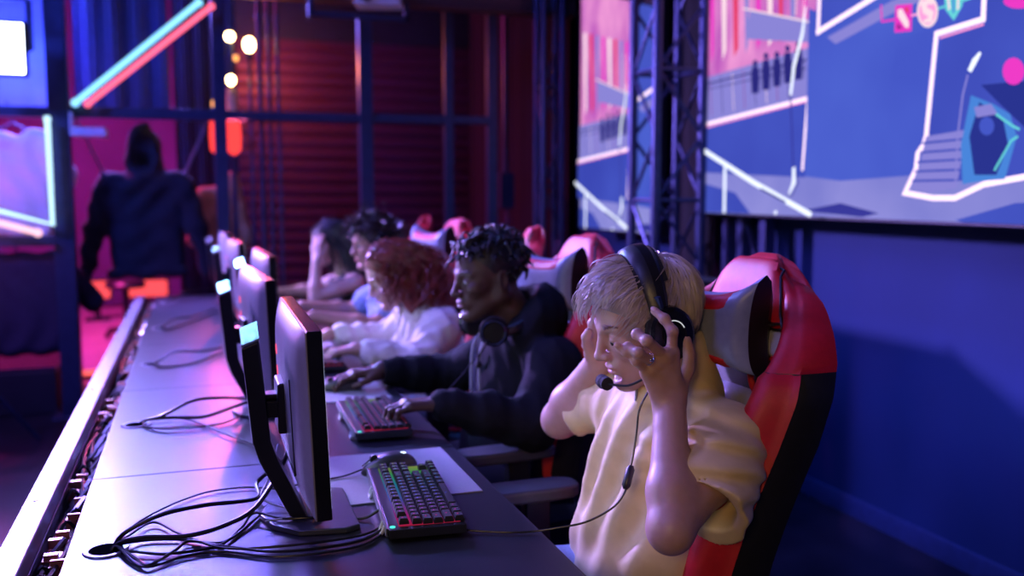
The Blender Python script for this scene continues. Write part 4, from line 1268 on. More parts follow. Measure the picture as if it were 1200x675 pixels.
    for sg in (-1, 1):
        q = MB(); q.grid([[(.02 + .22 * u, sg * (.19 + .035 * v), .496 + .006 * math.sin(v * PI) - .05 * sm01(.75, 1, u)) for v in np.linspace(0, 1, 7)] for u in np.linspace(-1, 1, 20)])
        q.grid([[(.02 + .22 * u, sg * (.19 + .035 * v), .47 - .05 * sm01(.75, 1, u)) for v in np.linspace(0, 1, 7)] for u in np.linspace(-1, 1, 20)]); obj('seat_bolster', q, M_red, t)
    # armrests
    for sg in (-1, 1):
        b = MB(); b.bar((.0, sg * .20, .37), (.0, sg * .315, .37), .05, .02); b.box((-.03, sg * .31 - .018, .36), (.03, sg * .31 + .018, .655)); ar = obj('armrest_post', b, M_black, t, bevel=.005)
        b = MB(); R_ = [(.14 * math.cos(a) * (1 if abs(math.cos(a)) < .9 else 1), .046 * math.sin(a)) for a in np.linspace(0, 2 * PI, 28, endpoint=False)]
        R_ = [(math.copysign(abs(x / .14) ** .5, x) * .14 + .04, math.copysign(abs(y / .046) ** .6, y) * .046 + sg * .31) for x, y in R_]
        b.prism(R_, .655, .685); obj('armrest_pad', b, M_armpad, ar, bevel=.008, seg=3)
    # base
    b = MB(); b.lathe([(.045, .09), (.045, .13), (.03, .135), (.03, .24), (.024, .25), (.024, .35)], n=18); b.box((-.12, -.07, .33), (.1, .07, .37)); obj('gas_lift', b, M_black, t)
    for k in range(5):
        a = k * 2 * PI / 5 + .3; c, s_ = math.cos(a), math.sin(a)
        b = MB(); b.tube([(.03 * c, .03 * s_, .115), (.18 * c, .18 * s_, .10), (.32 * c, .32 * s_, .075)], [.032, .026, .018], 8, sq=.7)
        lg = obj('base_leg', b, M_black, t)
        q = MB(); q.tube([(.32 * c, .32 * s_, .08), (.32 * c, .32 * s_, .05)], .008, 8)
        for o_ in (-.014, .014): q.lathe([(.008, -.007), (.027, -.007), (.030, 0), (.027, .007), (.008, .007)], (.32 * c - s_ * o_, .32 * s_ + c * o_, .030), 16, 0, Matrix.Rotation(a, 4, 'Z') @ Matrix.Rotation(PI / 2, 4, 'X'))
        obj('caster', q, M_rubber, lg)
    return t
M_pillow = mat('slate_grey_leather', (.22, .25, .37), .36, var=.08, scale=60, bump=.12, bscale=350)
mat_embroid = mat('white_embroidery', (.7, .7, .78), .5)
M_armpad = mat('black_pu_pad', (.05, .05, .06), .42)
# x of the backrest top 1.07 for the nearest chair
CH = [((.712, 1.575, 0), PI + .02, 'nearest red and black gaming chair, behind the young man with light hair'),
      ((.745, 2.50, 0), PI + .08, 'second gaming chair, its pillow showing between dark hoodie and light-haired man'),
      ((.85, 3.33, 0), PI - .28, 'third gaming chair, turned so that its red side shows behind the man in the hoodie'),
      ((.84, 4.25, 0), PI + .10, 'fourth gaming chair, its pale pillow showing above the red-haired woman'),
      ((.87, 5.12, 0), PI - .32, 'farthest gaming chair, only its red headrest showing behind the short dark hair')]
chair0 = make_chair(CH[0][2], CH[0][0], CH[0][1])
for l, r, lab in CH[1:]: dup(chair0, l, r, lab)
# ------------------------------------------------------------------ people
A = lambda *q: np.array(q, float)
def unit(v): v = np.array(v, float); return v / (np.linalg.norm(v) + 1e-12)
def skin_mat(name, col, lip, rough=.42, sss=.25):
    m = mat(name, col, rough, var=.05, scale=60, bump=.06, bscale=500, sss=sss)
    nt = m.node_tree; b = nt.nodes['Principled BSDF']
    src = b.inputs['Base Color'].links[0].from_socket
    at_ = nt.nodes.new('ShaderNodeAttribute'); at_.attribute_name = 'tint'
    mx = nt.nodes.new('ShaderNodeMix'); mx.data_type = 'RGBA'
    mx.inputs[7].default_value = (*rgb(lip), 1)
    nt.links.new(src, mx.inputs[6]); nt.links.new(at_.outputs['Fac'], mx.inputs[0]); nt.links.new(mx.outputs[2], b.inputs['Base Color'])
    return m

class Head:
    """local axes: x to the face, y to the person's left, z up"""
    def __init__(s, c, yaw, pitch, roll=0, sc=.92):
        s.c = A(*c); s.sc = sc
        # yaw 0 looks along -X (to the desk); positive yaw turns towards the camera side (-Y)
        R0 = np.array(Matrix.Rotation(PI + yaw, 3, 'Z') @ Matrix.Rotation(pitch, 3, 'Y') @ Matrix.Rotation(roll, 3, 'X'))
        s.M = R0
    def P(s, *q): return s.c + s.M @ (A(*q) * s.sc)
    def inv(s, V): return ((V - s.c) @ s.M) / s.sc
    def sdf(s, v, neck_to, fem=False, lid=.35, heavy=1.0):
        k_ = s.sc
        def E(c, r, k=.012, op='u', rot=None):
            v.ell(s.P(*c), A(*r) * k_, s.M if rot is None else s.M @ rot, k, op)
        def C(a, b, ra, rb, k=.012, op='u'): v.cone(s.P(*a), s.P(*b), ra * k_, rb * k_, k, op)
        E((-.014, 0, .045), (.099, .077, .086), 0)
        E((.030, 0, .03), (.062, .066, .075), .02)
        E((.034, 0, -.035), (.054, .055, .078), .025)
        j = .9 if fem else 1.0
        for sg in (-1, 1):
            C((-.012, sg * .054 * j, -.045), (.066, sg * .016, -.098), .020, .018, .022)
            C((-.012, sg * .056 * j, -.045), (-.008, sg * .064, .0), .018, .014, .02)
            E((.060, sg * .042, -.018), (.026, .022, .020), .018)
            C((.088, sg * .012, .024), (.070, sg * .046, .024), .010, .009, .012)
        E((.076, 0, -.100), (.019, .021, .017), .014)
        E((.080, 0, -.060), (.018, .030, .024), .016)
        for sg in (-1, 1):
            E((.100, sg * .031, .003), (.020, .019, .0125), .012, 's')
            v.ell(s.P(.0765, sg * .031, .002), A(.0145, .0155, .0135) * k_, s.M, .004)
            # lid crease and aperture
            E((.0905, sg * .031, .0025 - .006 * lid), (.006, .0125, .0018 + .005 * (1 - lid)), .002, 's')
        C((.090, 0, .018), (.110, 0, -.028), .0075, .0098, .012)
        E((.1105, 0, -.031), (.0105, .0105, .0095), .006)
        for sg in (-1, 1):
            E((.100, sg * .0125, -.034), (.011, .0075, .0085), .006)
            E((.104, sg * .0062, -.0425), (.0035, .0026, .0020), .002, 's')
        E((.094, 0, -.0495), (.006, .005, .007), .006)
        E((.0945, 0, -.0575), (.0085 * heavy, .0235, .0058 * heavy), .004)
        E((.0925, 0, -.0695), (.0085 * heavy, .0205, .0070 * heavy), .004)
        E((.103, 0, -.0632), (.012, .0225, .0015), .002, 's')
        E((.086, 0, -.082), (.012, .018, .006), .008, 's')
        for sg in (-1, 1):
            r = rotm(0, 0, sg * .45)
            v.ell(s.P(-.012, sg * .079, -.004), A(.019, .0075, .032) * k_, s.M @ r, .008)
            v.ell(s.P(-.008, sg * .085, .0), A(.010, .005, .019) * k_, s.M @ r, .004, 's')
        nr = .050 if fem else .056
        v.cone(s.P(-.032, 0, -.055), neck_to, nr * k_, nr * k_ * 1.08, .022)
    def tint(s, V):
        q = s.inv(V)
        l = np.exp(-(((q[:, 1]) / .021) ** 2 + ((q[:, 2] + .0635) / .0105) ** 2) ** 2) * (q[:, 0] > .075)
        return np.clip(l, 0, 1)

def eye_parts(h, parent, iris=(.05, .03, .02)):
    for sg in (-1, 1):
        b = MB(); M_ = Matrix([[*h.M[i], h.c[i]] for i in range(3)] + [[0, 0, 0, 1]])
        b.ball((0, 0, 0), .0122 * h.sc, 16, 0, M_ @ Matrix.Translation(A(.0785, sg * .031, .0015) * h.sc))
        b.ball((0, 0, 0), (.003 * h.sc, .0058 * h.sc, .0058 * h.sc), 14, 1, M_ @ Matrix.Translation(A(.0880, sg * .031, -.0035) * h.sc))
        obj('eye', b, [M_eyew, M_iris], parent)
M_eyew = mat('eye_white', (.30, .29, .29), .25, var=.02)
M_iris = mat('dark_iris', (.03, .02, .015), .12, var=.05)

FL_ = {'i': (.043, .025, .021), 'm': (.047, .029, .022), 'r': (.043, .027, .022), 'p': (.034, .020, .019)}
FR_ = {'i': .0090, 'm': .0092, 'r': .0086, 'p': .0076}
def hand_joints(w, d, n, t, curl=(.35, .55, .35), spread=.06, thumb=None, sc=1.0, curls=None):
    """w wrist, d along the fingers, n out of the back of the hand, t towards the thumb"""
    d, n = unit(d), unit(n); t = unit(t - d * (d @ A(*t)) - n * (n @ A(*t)))
    J = {}
    for f, o, l in (('i', .026, .088), ('m', .008, .091), ('r', -.010, .086), ('p', -.027, .078)):
        p = w + sc * (d * l + t * o + n * (.004 - .004 * abs(o) / .027)); dd = unit(d + t * spread * o / .026)
        pts = [p]; ang = 0
        cs = (curls or {}).get(f, curl)
        for L, c in zip(FL_[f], cs):
            ang += c
            p = p + sc * L * (dd * math.cos(ang) - n * math.sin(ang)); pts.append(p)
        J[f] = pts
    if thumb is None: thumb = [(.022, .024, -.006), (.050, .046, -.014), (.078, .052, -.022), (.098, .046, -.028)]
    J['t'] = [w + sc * (d * a + t * b + n * c) for a, b, c in thumb]
    return J
def hand_sdf(v, w, J, sc=1.0, k=.0035):
    kn = [J[f][0] for f in 'imrp']
    c = sum(kn) / 4
    side = unit(kn[0] - kn[3])
    for f, o in zip('imrp', (.014, .005, -.005, -.013)):
        v.cone(w + side * o * sc, J[f][0], .0135 * sc, .0115 * sc, .012)
    for a, b in zip(kn[:-1], kn[1:]): v.cone(a, b, .0108 * sc, .0105 * sc, .008)
    v.cone(w + side * .010 * sc, J['t'][0], .014 * sc, .0145 * sc, .012)
    v.cone(J['t'][0], (J['i'][0] + w) / 2, .012 * sc, .010 * sc, .014)
    for f in 'imrp':
        r = FR_[f] * sc; P = J[f]
        for i in range(3):
            v.cone(P[i], P[i + 1], r * (1 - .08 * i), r * (.93 - .09 * i), k)
            if i: v.ell(P[i], (r * 1.03,) * 3, None, .004)
    P = J['t']
    v.cone(P[0], P[1], .0135 * sc, .0108 * sc, .008); v.cone(P[1], P[2], .0105 * sc, .0096 * sc, .003); v.cone(P[2], P[3], .0098 * sc, .0078 * sc, .003)

def arm_sdf(v, sh, el, wr, R=(.050, .043, .043, .0265), k=.02):
    sh, el, wr = A(*sh), A(*el), A(*wr)
    m = sh + (el - sh) * .45
    v.cone(sh, m, R[0], R[0] * .96, k); v.cone(m, el, R[0] * .96, R[1] * .92, k)
    q = el + (wr - el) * .28
    v.cone(el, q, R[1] * .90, R[2], k); v.cone(q, wr, R[2], R[3], k)
    v.ell(el - unit(wr - el) * .012, (R[1] * .72,) * 3, None, .02)
    v.cone(el + (wr - el) * .8, wr, R[3] * 1.02, R[3] * 1.0, .01)

def fold_noise(seed, n=7, f0=18, f1=60):
    r = np.random.RandomState(seed); W = []
    for _ in range(n):
        k = r.normal(size=3); k /= np.linalg.norm(k); W.append((k * r.uniform(f0, f1), r.uniform(0, 6.28), r.uniform(.5, 1.)))
    def fn(X, Y, Z):
        o = 0
        for i, (k, p, a) in enumerate(W):
            o = o + a * np.sin(k[0] * X + k[1] * Y + k[2] * Z + p + (1.2 * np.sin(14 * Z + 9 * X + i) if i % 2 else 0))
        return o / n
    return fn

def ridge(seed, n=6, f0=14, f1=34, warp=.9):
    """crumpled cloth: soft ridges with narrow valleys"""
    r = np.random.RandomState(seed); W = []
    for _ in range(n):
        k = r.normal(size=3); k /= np.linalg.norm(k); W.append((k * r.uniform(f0, f1), r.uniform(0, 6.28), r.normal(size=3) * 9, r.uniform(.5, 1)))
    def fn(X, Y, Z):
        o = 0
        for k, p, q, a in W:
            o = o + a * (1 - np.abs(np.sin(k[0] * X + k[1] * Y + k[2] * Z + p + warp * np.sin(q[0] * X + q[1] * Y + q[2] * Z))) ** .7)
        return .35 - o / n * 1.6
    return fn

def torso_sdf(v, pel, chest, neck, shL, shR, dep=.10, wid=.165, fem=False, k=.05, belly=1.0, g=0.0):
    pel, chest, neck, shL, shR = map(lambda q: A(*q), (pel, chest, neck, shL, shR))
    up = unit(chest - pel); lf = unit(shL - shR); lf = unit(lf - up * (lf @ up)); fw = np.cross(lf, up)
    M_ = np.stack([fw, lf, up], 1)
    L = np.linalg.norm(chest - pel)
    v.ell(pel + up * .02, (dep * 1.1, wid * .98, .14), M_, 0)
    v.ell((pel + chest) / 2, (dep * belly, wid * .86, L * .62), M_, k)
    v.ell(chest, (dep * 1.05, wid, .16), M_, k)
    c2 = chest + (neck - chest) * .55
    v.cone(shL, shR, .058 + g, .058 + g, .05)
    v.cone(c2, neck, .085 + g, .062 + g, .05)
    v.cone(neck - up * .02, shL, .05 + g, .045 + g, .04); v.cone(neck - up * .02, shR, .05 + g, .045 + g, .04)
    if fem:
        for s in (-1, 1): v.ell(chest + fw * dep * .85 + lf * s * .07 - up * .03, (.05, .058, .058), M_, .03)
    return M_

def strands(name, roots, step, nseg, r, m, parent, field, seed=0, sides=3, taper=.25):
    """roots: list of (p, length scale); field(p, i, rnd) gives the next direction"""
    rs = np.random.RandomState(seed); b = MB()
    for (p, L, tag_) in roots:
        pts = [A(*p)]; st = dict(a=rs.uniform(0, 6.28), b=rs.normal(size=3), t=tag_)
        for i in range(nseg):
            d = field(pts[-1], i / nseg, st); pts.append(pts[-1] + unit(d) * step * L)
        b.tube(pts, [r * .8, r, r * .8, r * taper], sides, cap=True)
    return obj(name, b, m, parent, angle=80, fixn=False)

def ell_push(h, c, r):
    """keeps hair outside the skull: returns fn(p)->(outward normal, level)"""
    c = A(*c); r = A(*r)
    def fn(p):
        q = ((p - h.c) @ h.M) / h.sc - c
        lv = math.sqrt(((q / r) ** 2).sum()); n = unit(q / r ** 2)
        return h.M @ n, lv, q + c
    return fn

def leg_sdf(v, hip, knee, ank, R=(.088, .062, .058, .048)):
    hip, knee, ank = A(*hip), A(*knee), A(*ank)
    v.cone(hip, knee, R[0], R[1], .03); v.cone(knee, knee + (ank - knee) * .35, R[1] * .98, R[2], .02); v.cone(knee + (ank - knee) * .35, ank, R[2], R[3], .02)

def make_lower(parent, pel, ky, kx, kz, mt, sm_, h=.008, seed=1, R=(.088, .062, .058, .048)):
    """trousers with bent knees and a pair of shoes on the floor"""
    pel = A(*pel)
    v = Vol((kx - .15, pel[1] - .32, .05), (pel[0] + .2, pel[1] + .32, pel[2] + .16), h)
    v.ell(pel, (.125, .175, .12), None, 0)
    for s in (-1, 1): leg_sdf(v, pel + A(-.04, s * .085, -.02), (kx, pel[1] + s * ky, kz), (kx + .03, pel[1] + s * ky, .12), R)
    f = fold_noise(seed, 6, 20, 50); v.disp(lambda X, Y, Z: .006 * f(X, Y, Z))
    v.plane((0, 0, .09), (0, 0, -1))
    vobj('trousers', v, mt, parent, 2)
    for s in (-1, 1):
        y = pel[1] + s * ky; x = kx + .03
        v = Vol((x - .25, y - .08, -.01), (x + .12, y + .08, .18), .006)
        v.cone((x - .15, y, .042), (x + .02, y, .05), .040, .045, 0); v.cone((x + .01, y, .06), (x + .005, y, .13), .045, .045, .02); v.rbox((x - .06, y, .018), (.15, .05, .018), .015, k=.012)
        v.plane((0, 0, 0), (0, 0, -1)); v.plane((0, 0, .14), (0, 0, 1))
        vobj('shoe', v, sm_, parent, 1)

def tube_sleeve(v, pts, rs, k=.03):
    for (a, b), (ra, rb) in zip(zip(pts[:-1], pts[1:]), zip(rs[:-1], rs[1:])): v.cone(a, b, ra, rb, k)

def headset_on(h, label, group, boom=True, M1=None):
    t = thing('headset', label, 'headset', tuple(h.c), 0, group)
    M1 = M1 or M_blackgloss
    off = Vector(h.c)
    L = lambda *q: tuple(Vector(h.P(*q)) - off)
    # band
    b = MB(); rows = []
    for i in range(33):
        a = -1.72 + 3.44 * i / 32
        y, z = .101 * math.sin(a), .012 + .143 * math.cos(a)
        x0 = .004 - .02 * math.cos(a)
        w = .028 - .014 * (abs(a) / 1.72) ** 2; th = .006
        pr = []
        for k in range(8):
            q = k * PI / 4; e = 1 + (.006 * math.cos(q)) / .1 * 1.2
            pr.append(L(x0 + w * math.sin(q), y * e, .012 + (z - .012) * e))
        rows.append(pr)
    b.grid(rows + []); b.grid([[r[-1], r[0]] for r in rows]); obj('headband', b, M_black, t, angle=60)
    b = MB(); rows = []
    for i in range(25):
        a = -.95 + 1.9 * i / 24
        x0 = .004 - .02 * math.cos(a); pr = []
        for k in range(10):
            q = k * 2 * PI / 9; e = .985 + .012 * math.cos(q) * 1.0
            pr.append(L(x0 + .032 * math.sin(q), 1.03 * .100 * e * math.sin(a), .012 + .144 * e * math.cos(a)))
        rows.append(pr)
    b.grid(rows); obj('band_cushion', b, M_foam, t, angle=60)
    for sg in (-1, 1):
        M_ = Matrix([[*h.M[i], 0] for i in range(3)] + [[0, 0, 0, 1]])
        T = M_ @ Matrix.Translation(A(-.010, sg * .083, -.002) * h.sc) @ Matrix.Rotation(-sg * PI / 2, 4, 'X')
        S = T @ Matrix.Diagonal((1.08, 1.28, 1.05, 1))
        b = MB(); b.lathe([(.020, -.006), (.036, -.007), (.040, .002), (.039, .010), (.034, .013)], n=28, M=S); obj('ear_cushion', b, M_foam, t)
        b = MB(); b.lathe([(.037, .012), (.0395, .016), (.0385, .026), (.034, .031), (.022, .033), (.020, .0315), (.001, .0315)], n=28, M=S); cup = obj('ear_cup', b, M1, t)
        b = MB(); b.tube([T @ Vector((.0225 * math.cos(a), .0255 * math.sin(a), .0332)) for a in np.linspace(-2.9, -.9 if sg > 0 else .2, 16)], .0011, 6); obj('logo_arc', b, E_arc if sg > 0 else M_steel, cup)
        b = MB(); b.bar(L(-.004, sg * .100, .035), L(-.002, sg * .103, .075), .012, .006); b.bar(L(-.008, sg * .112, -.002), L(-.004, sg * .104, .05), .01, .006); obj('yoke', b, M_steel if sg > 0 else M_black, t)
    if boom:
        b = MB(); b.tube([L(.012, .100, -.03), L(.045, .095, -.066), (L(.085, .066, -.086)), L(.112, .035, -.083), L(.118, .022, -.08)], .0024, 8, smooth=6); obj('mic_boom', b, M_black, t)
        b = MB(); b.ball(L(.121, .012, -.081), (.013, .016, .013), 14); b.tube([L(.119, .03, -.081), L(.120, -.004, -.081)], .0125, 12); obj('microphone', b, M_foam, t)
    return t
M_foam = mat('black_foam', (.012, .012, .013), .85, var=.2, scale=300, bump=.3, bscale=900)
E_arc = emit('headset_arc', (.9, .93, 1.0), .7)

# ============================================================ 1: the young man with light hair
M_skin1 = skin_mat('fair_skin', (.52, .31, .25), (.55, .22, .22))
M_blond = mat('platinum_hair', (.40, .33, .30), .42, var=.25, scale=25, spec=.5)
M_blond2 = mat('platinum_hair_strand', (.48, .40, .37), .36, var=.2, scale=30)
M_brow = mat('brown_brow', (.26, .16, .11), .6)
M_cream = mat('cream_jersey', (.72, .56, .26), .52, var=.03, scale=60, bump=.05, bscale=900, sheen=.15)
M_jean = mat('pale_denim', (.30, .38, .55), .75, var=.12, scale=150, bump=.1, bscale=700)
M_shoe = mat('dark_shoe', (.03, .03, .035), .55)

def person1():
    h = Head((.800, 1.548, 1.088), -.10, .30, -.04, .93)
    shL, shR = A(.892, 1.395, .895), A(.835, 1.73, .905)
    elL, wrL = A(.715, 1.285, .795), A(.772, 1.398, .968)
    elR, wrR = A(.765, 1.885, .83), A(.790, 1.728, .990)
    pel, chest, neck = A(.79, 1.57, .55), A(.835, 1.56, .80), A(.868, 1.56, .965)
    v = Vol((.55, 1.19, .50), (1.02, 2.0, 1.24), .0024)
    torso_sdf(v, pel, chest, neck - A(0, 0, .03), shL, shR, .085, .145, g=-.018)
    h.sdf(v, neck + A(.01, 0, 0), lid=.95)
    arm_sdf(v, shL, elL, wrL, (.050, .039, .037, .0255)); arm_sdf(v, shR, elR, wrR, (.050, .043, .043, .0265))
    JL = {'i': [A(.775, 1.400, 1.060), A(.772, 1.393, 1.098), A(.764, 1.408, 1.118), A(.755, 1.428, 1.130)],
          'm': [A(.757, 1.393, 1.056), A(.712, 1.372, 1.088), A(.706, 1.396, 1.096), A(.716, 1.416, 1.091)],
          'r': [A(.741, 1.394, 1.044), A(.697, 1.374, 1.068), A(.690, 1.398, 1.074), A(.700, 1.418, 1.070)],
          'p': [A(.727, 1.398, 1.029), A(.699, 1.386, 1.052), A(.686, 1.396, 1.066), A(.673, 1.405, 1.077)],
          't': [A(.792, 1.408, .992), A(.818, 1.418, 1.024), A(.826, 1.430, 1.052), A(.826, 1.442, 1.078)]}
    hand_sdf(v, wrL, JL, 1.08)
    JR = hand_joints(wrR, A(-.05, -.35, 1), A(-.1, 1, .3), A(-1, .1, .1), curl=(.25, .5, .35), thumb=[(.02, .024, -.004), (.045, .042, -.010), (.068, .050, -.016), (.085, .050, -.024)])
    hand_sdf(v, wrR, JR)
    p = vobj('person', v, M_skin1, None, 1, attr=h.tint)
    tag(p, 'young man with light swept hair in a cream shirt adjusting his headset', 'person', 'seated players')
    eye_parts(h, p)
    # nails of the near hand
    for f in 'imrpt':
        a, b_ = A(*JL[f][-2]), A(*JL[f][-1]); d = unit(b_ - a)
        out = unit(A(*JL[f][-2]) - A(*JL[f][0]) * .5 - A(*JL[f][-1]) * .5) if f != 't' else A(.5, -.8, 0)
        n = A(-.3, -.9, .3) if f in 'ip' else (A(.3, -.8, 0) if f == 't' else A(-1, 0, .2)); n = unit(n - d * (n @ d))
        s_ = np.cross(d, n); Mx = Matrix([[d[i], s_[i], n[i], 0] for i in range(3)] + [[0, 0, 0, 1]])
        q = MB(); c = b_ + n * .0066 + d * .001; q.ball(tuple(c), (.0055, .0044, .0012), 12, 0, Mx); obj('nail', q, M_nail, p)
    # brows
    for sg in (-1, 1):
        rs = np.random.RandomState(5 + sg); q = MB()
        for i in range(130):
            f = rs.rand(); y = .014 + .034 * f; z = .0265 + .006 * math.sin(f * 2.3) + rs.normal() * .0022 * (1.2 - f)
            a = h.P(.0965 - .019 * f ** 2 - .002, sg * y, z); c = h.P(.0975 - .019 * f ** 2 - .004 + .001, sg * (y + .009), z + .002 - .004 * f)
            q.tube([a, c], .0007, 3)
        obj('eyebrow', q, M_brow, p)
    # hair: base cap and swept strands
    hv = Vol(h.c - .16, h.c + .16, .0035)
    hv.ell(h.P(-.016, 0, .048), A(.107, .085, .095) * h.sc, h.M, 0)
    hv.ell(h.P(.05, 0, .085), A(.055, .07, .045) * h.sc, h.M, .03)
    hv.ell(h.P(.094, 0, -.016), A(.075, .10, .092) * h.sc, h.M, .010, 's')
    hv.ell(h.P(.02, .095, -.055), A(.05, .06, .065) * h.sc, h.M, .012, 's'); hv.ell(h.P(.02, -.095, -.055), A(.05, .06, .065) * h.sc, h.M, .012, 's')
    hv.plane(h.P(-.05, 0, -.055), h.M @ A(.25, 0, -1))
    f = fold_noise(4, 8, 60, 140); hv.disp(lambda X, Y, Z: .0022 * f(X, Y, Z))
    cap = vobj('hair', hv, M_blond, p, 1)
    push = ell_push(h, (-.014, 0, .046), (.104, .083, .092)); rs = np.random.RandomState(8)
    roots = []
    crown = A(-.062, 0, .112)
    while len(roots) < 3400:
        q = rs.normal(size=3); q = A(-.014, 0, .046) + unit(q) * A(.103, .082, .091)
        x, y, z = q
        top = z > .062 + .0 * x and x > -.09
        side = z > (.012 + max(0, x + .01) * .9) and x < .055
        bk = x < -.035 and z > -.045
        if not (top or side or bk): continue
        if x > .035 and z < .078 - .3 * max(0, .06 - x): continue
        roots.append((h.P(*q), rs.uniform(.65, 1.1) * (1.0 if (x > .0 and z > .08) else (1.0 if z > .03 else .6)), 1 if (x > -.01 and z > .075) else 0))
    def field(pp, i, st):
        n, lv, q = push(pp)
        d = q - crown; d = d / (np.linalg.norm(d) + 1e-6)
        if st['t']:
            d = unit(A(1.0, -.45 + 3.0 * q[1], .55 - 1.7 * i)) + st['b'] * .20
            lift = .60 * (1 - i) ** 1.5
        else:
            d = unit(d + A(.35 * (q[0] > -.05), 0, -.30)) + st['b'] * .12; lift = .16 * (1 - i)
        d = h.M @ d
        d = d - n * (d @ n) + n * lift
        if lv < 1.03: d = d + n * (1.06 - lv) * 6
        return d
    strands('hair_strands', roots, .0105, 7, .00115, M_blond2, cap, field, 3)
    # shirt
    v = Vol((.55, 1.18, .48), (1.06, 2.0, 1.09), .004)
    Mt = torso_sdf(v, pel, chest, neck, shL, shR, .098, .168, belly=1.0)
    v.ell((.80, 1.55, .64), (.098, .165, .13), None, .06)
    # loose half sleeves
    cuL = shL + (elL - shL) * .70 + A(.022, 0, -.015); cuR = shR + (elR - shR) * .64
    tube_sleeve(v, [shL, shL + (cuL - shL) * .5, cuL + (cuL - shL) * .3], [.062, .073, .078]); tube_sleeve(v, [shR, shR + (cuR - shR) * .5, cuR + (cuR - shR) * .3], [.054, .056, .062])
    v.ell(cuL + A(.03, .01, -.025), (.06, .05, .06), None, .03)
    # stand collar
    cb, ct = neck + A(.012, 0, -.02), neck + A(-.012, -.0, .066)
    v.cone(cb, ct, .088, .078, .02)
    fn = ridge(12, 5, 34, 70, .7)
    def cloth(X, Y, Z):
        arm = np.exp(-(((X - .83) / .09) ** 2 + ((Y - 1.36) / .13) ** 2 + ((Z - .87) / .09) ** 2))
        drape = np.exp(-(((X - .73) / .09) ** 2 + ((Z - .80) / .16) ** 2)) * np.clip((1.74 - Y) / .05, 0, 1)
        hem = np.clip((Y - 1.72) / .05, 0, 1)
        return (.004 + .004 * hem) * fn(X, Y, Z) + .004 * hem + .004 * hem * np.sin(90 * X + 60 * Z) + .009 * arm * np.sin(150 * (Z + .35 * X) + 2 * np.sin(20 * X)) + .0095 * drape * np.sin(82 * Y + 12 * Z + 1.3 * np.sin(6 * Z)) + .005 * np.exp(-((Z - .62) / .1) ** 2) * np.sin(55 * Z + 30 * Y)
    v.disp(cloth)
    # open ends
    v.cone(ct + (ct - cb) * .8, cb + (ct - cb) * .45, .068, .064, .004, 's')
    dL, dR = unit(cuL - shL), unit(cuR - shR)
    sl = v._sub(cuL - .16, cuL + .16)
    for c, d in ((cuL, dL), (cuR, dR)):
        s_, X, Y, Z = v._sub(c - .13, c + .13)
        e = ((X - c[0]) * d[0] + (Y - c[1]) * d[1] + (Z - c[2]) * d[2])
        near = np.sqrt((X - c[0]) ** 2 + (Y - c[1]) ** 2 + (Z - c[2]) ** 2) - .125
        cut = np.maximum(-e, near).astype(np.float32)
        v.d[s_] = np.maximum(v.d[s_], -cut)
        r_ = .058 if c is cuL else .046; v.cone(c - d * .03, c + d * .12, r_, r_ + .014, .006, 's')
    s_, X, Y, Z = v._sub(ct - .12, ct + .12)
    v.plane((0, 0, .52), (0, 0, -1))
    vobj('shirt', v, M_cream, p, 1)
    # small zip pull at the collar
    q = MB(); z0 = A(*neck) + A(-.085, -.02, .012); q.tube([z0, z0 + A(-.004, 0, -.014), z0 + A(-.006, -.002, -.032)], .0028, 8); q.ball(tuple(z0), .005, 10); obj('zip_pull', q, M_alu, p)
    make_lower(p, (.80, 1.57, .55), .11, .44, .585, M_jean, M_shoe, .007, 3)
    # ring on the ring finger
    a, c = JL['r'][0], JL['r'][1]; m = a + (c - a) * .38; d = unit(c - a); u = unit(np.cross(d, A(0, 0, 1))); w_ = np.cross(d, u)
    q = MB(); q.tube([m + .0096 * (u * math.cos(k * PI / 10) + w_ * math.sin(k * PI / 10)) for k in range(21)], .0016, 8, cap=False); 
    q.ball(tuple(m - A(.2, .95, -.1) * .0105), .0036, 10)
    o = obj('ring', q, mat('silver_ring', (.75, .78, .85), .15, .9)); tag(o, 'silver ring on the finger of the light-haired man\'s near hand', 'ring')
    hs = headset_on(h, 'black headset with a lit arc worn by the light-haired man', 'headsets')
    # lead with inline control
    off = Vector(h.c)
    pts = [A(.792, 1.462, 1.055), A(.775, 1.445, 1.02), A(.745, 1.43, .985), A(.728, 1.428, .955), A(.722, 1.425, .915), A(.712, 1.418, .875), A(.70, 1.41, .845), A(.688, 1.40, .82), A(.665, 1.40, .795), A(.62, 1.41, .772), A(.575, 1.425, .762), A(.54, 1.44, DZ + .005), A(.50, 1.45, DZ + .004), A(.455, 1.47, DZ + .004), A(.42, 1.49, DZ + .005), A(.39, 1.52, DZ + .005)]
    q = MB(); q.tube([tuple(Vector(a) - off) for a in pts], .0019, 8, smooth=6); obj('lead', q, M_rubber, hs)
    q = MB(); a, c = A(.707, 1.413, .862), A(.690, 1.402, .825); q.tube([tuple(Vector(x) - off) for x in (a, a + (c - a) * .15, a + (c - a) * .85, c)], [.004, .0075, .0075, .004], 12); obj('inline_control', q, M_black, hs)
M_nail = mat('nail', (.72, .48, .43), .25, var=.03)
person1()

# ============================================================ the other players
def cloth_fold(v, seed, a=.006, f0=18, f1=52):
    f = ridge(seed, 5, f0 * 1.6, f1 * 1.5, .7); v.disp(lambda X, Y, Z: 2.2 * a * f(X, Y, Z))

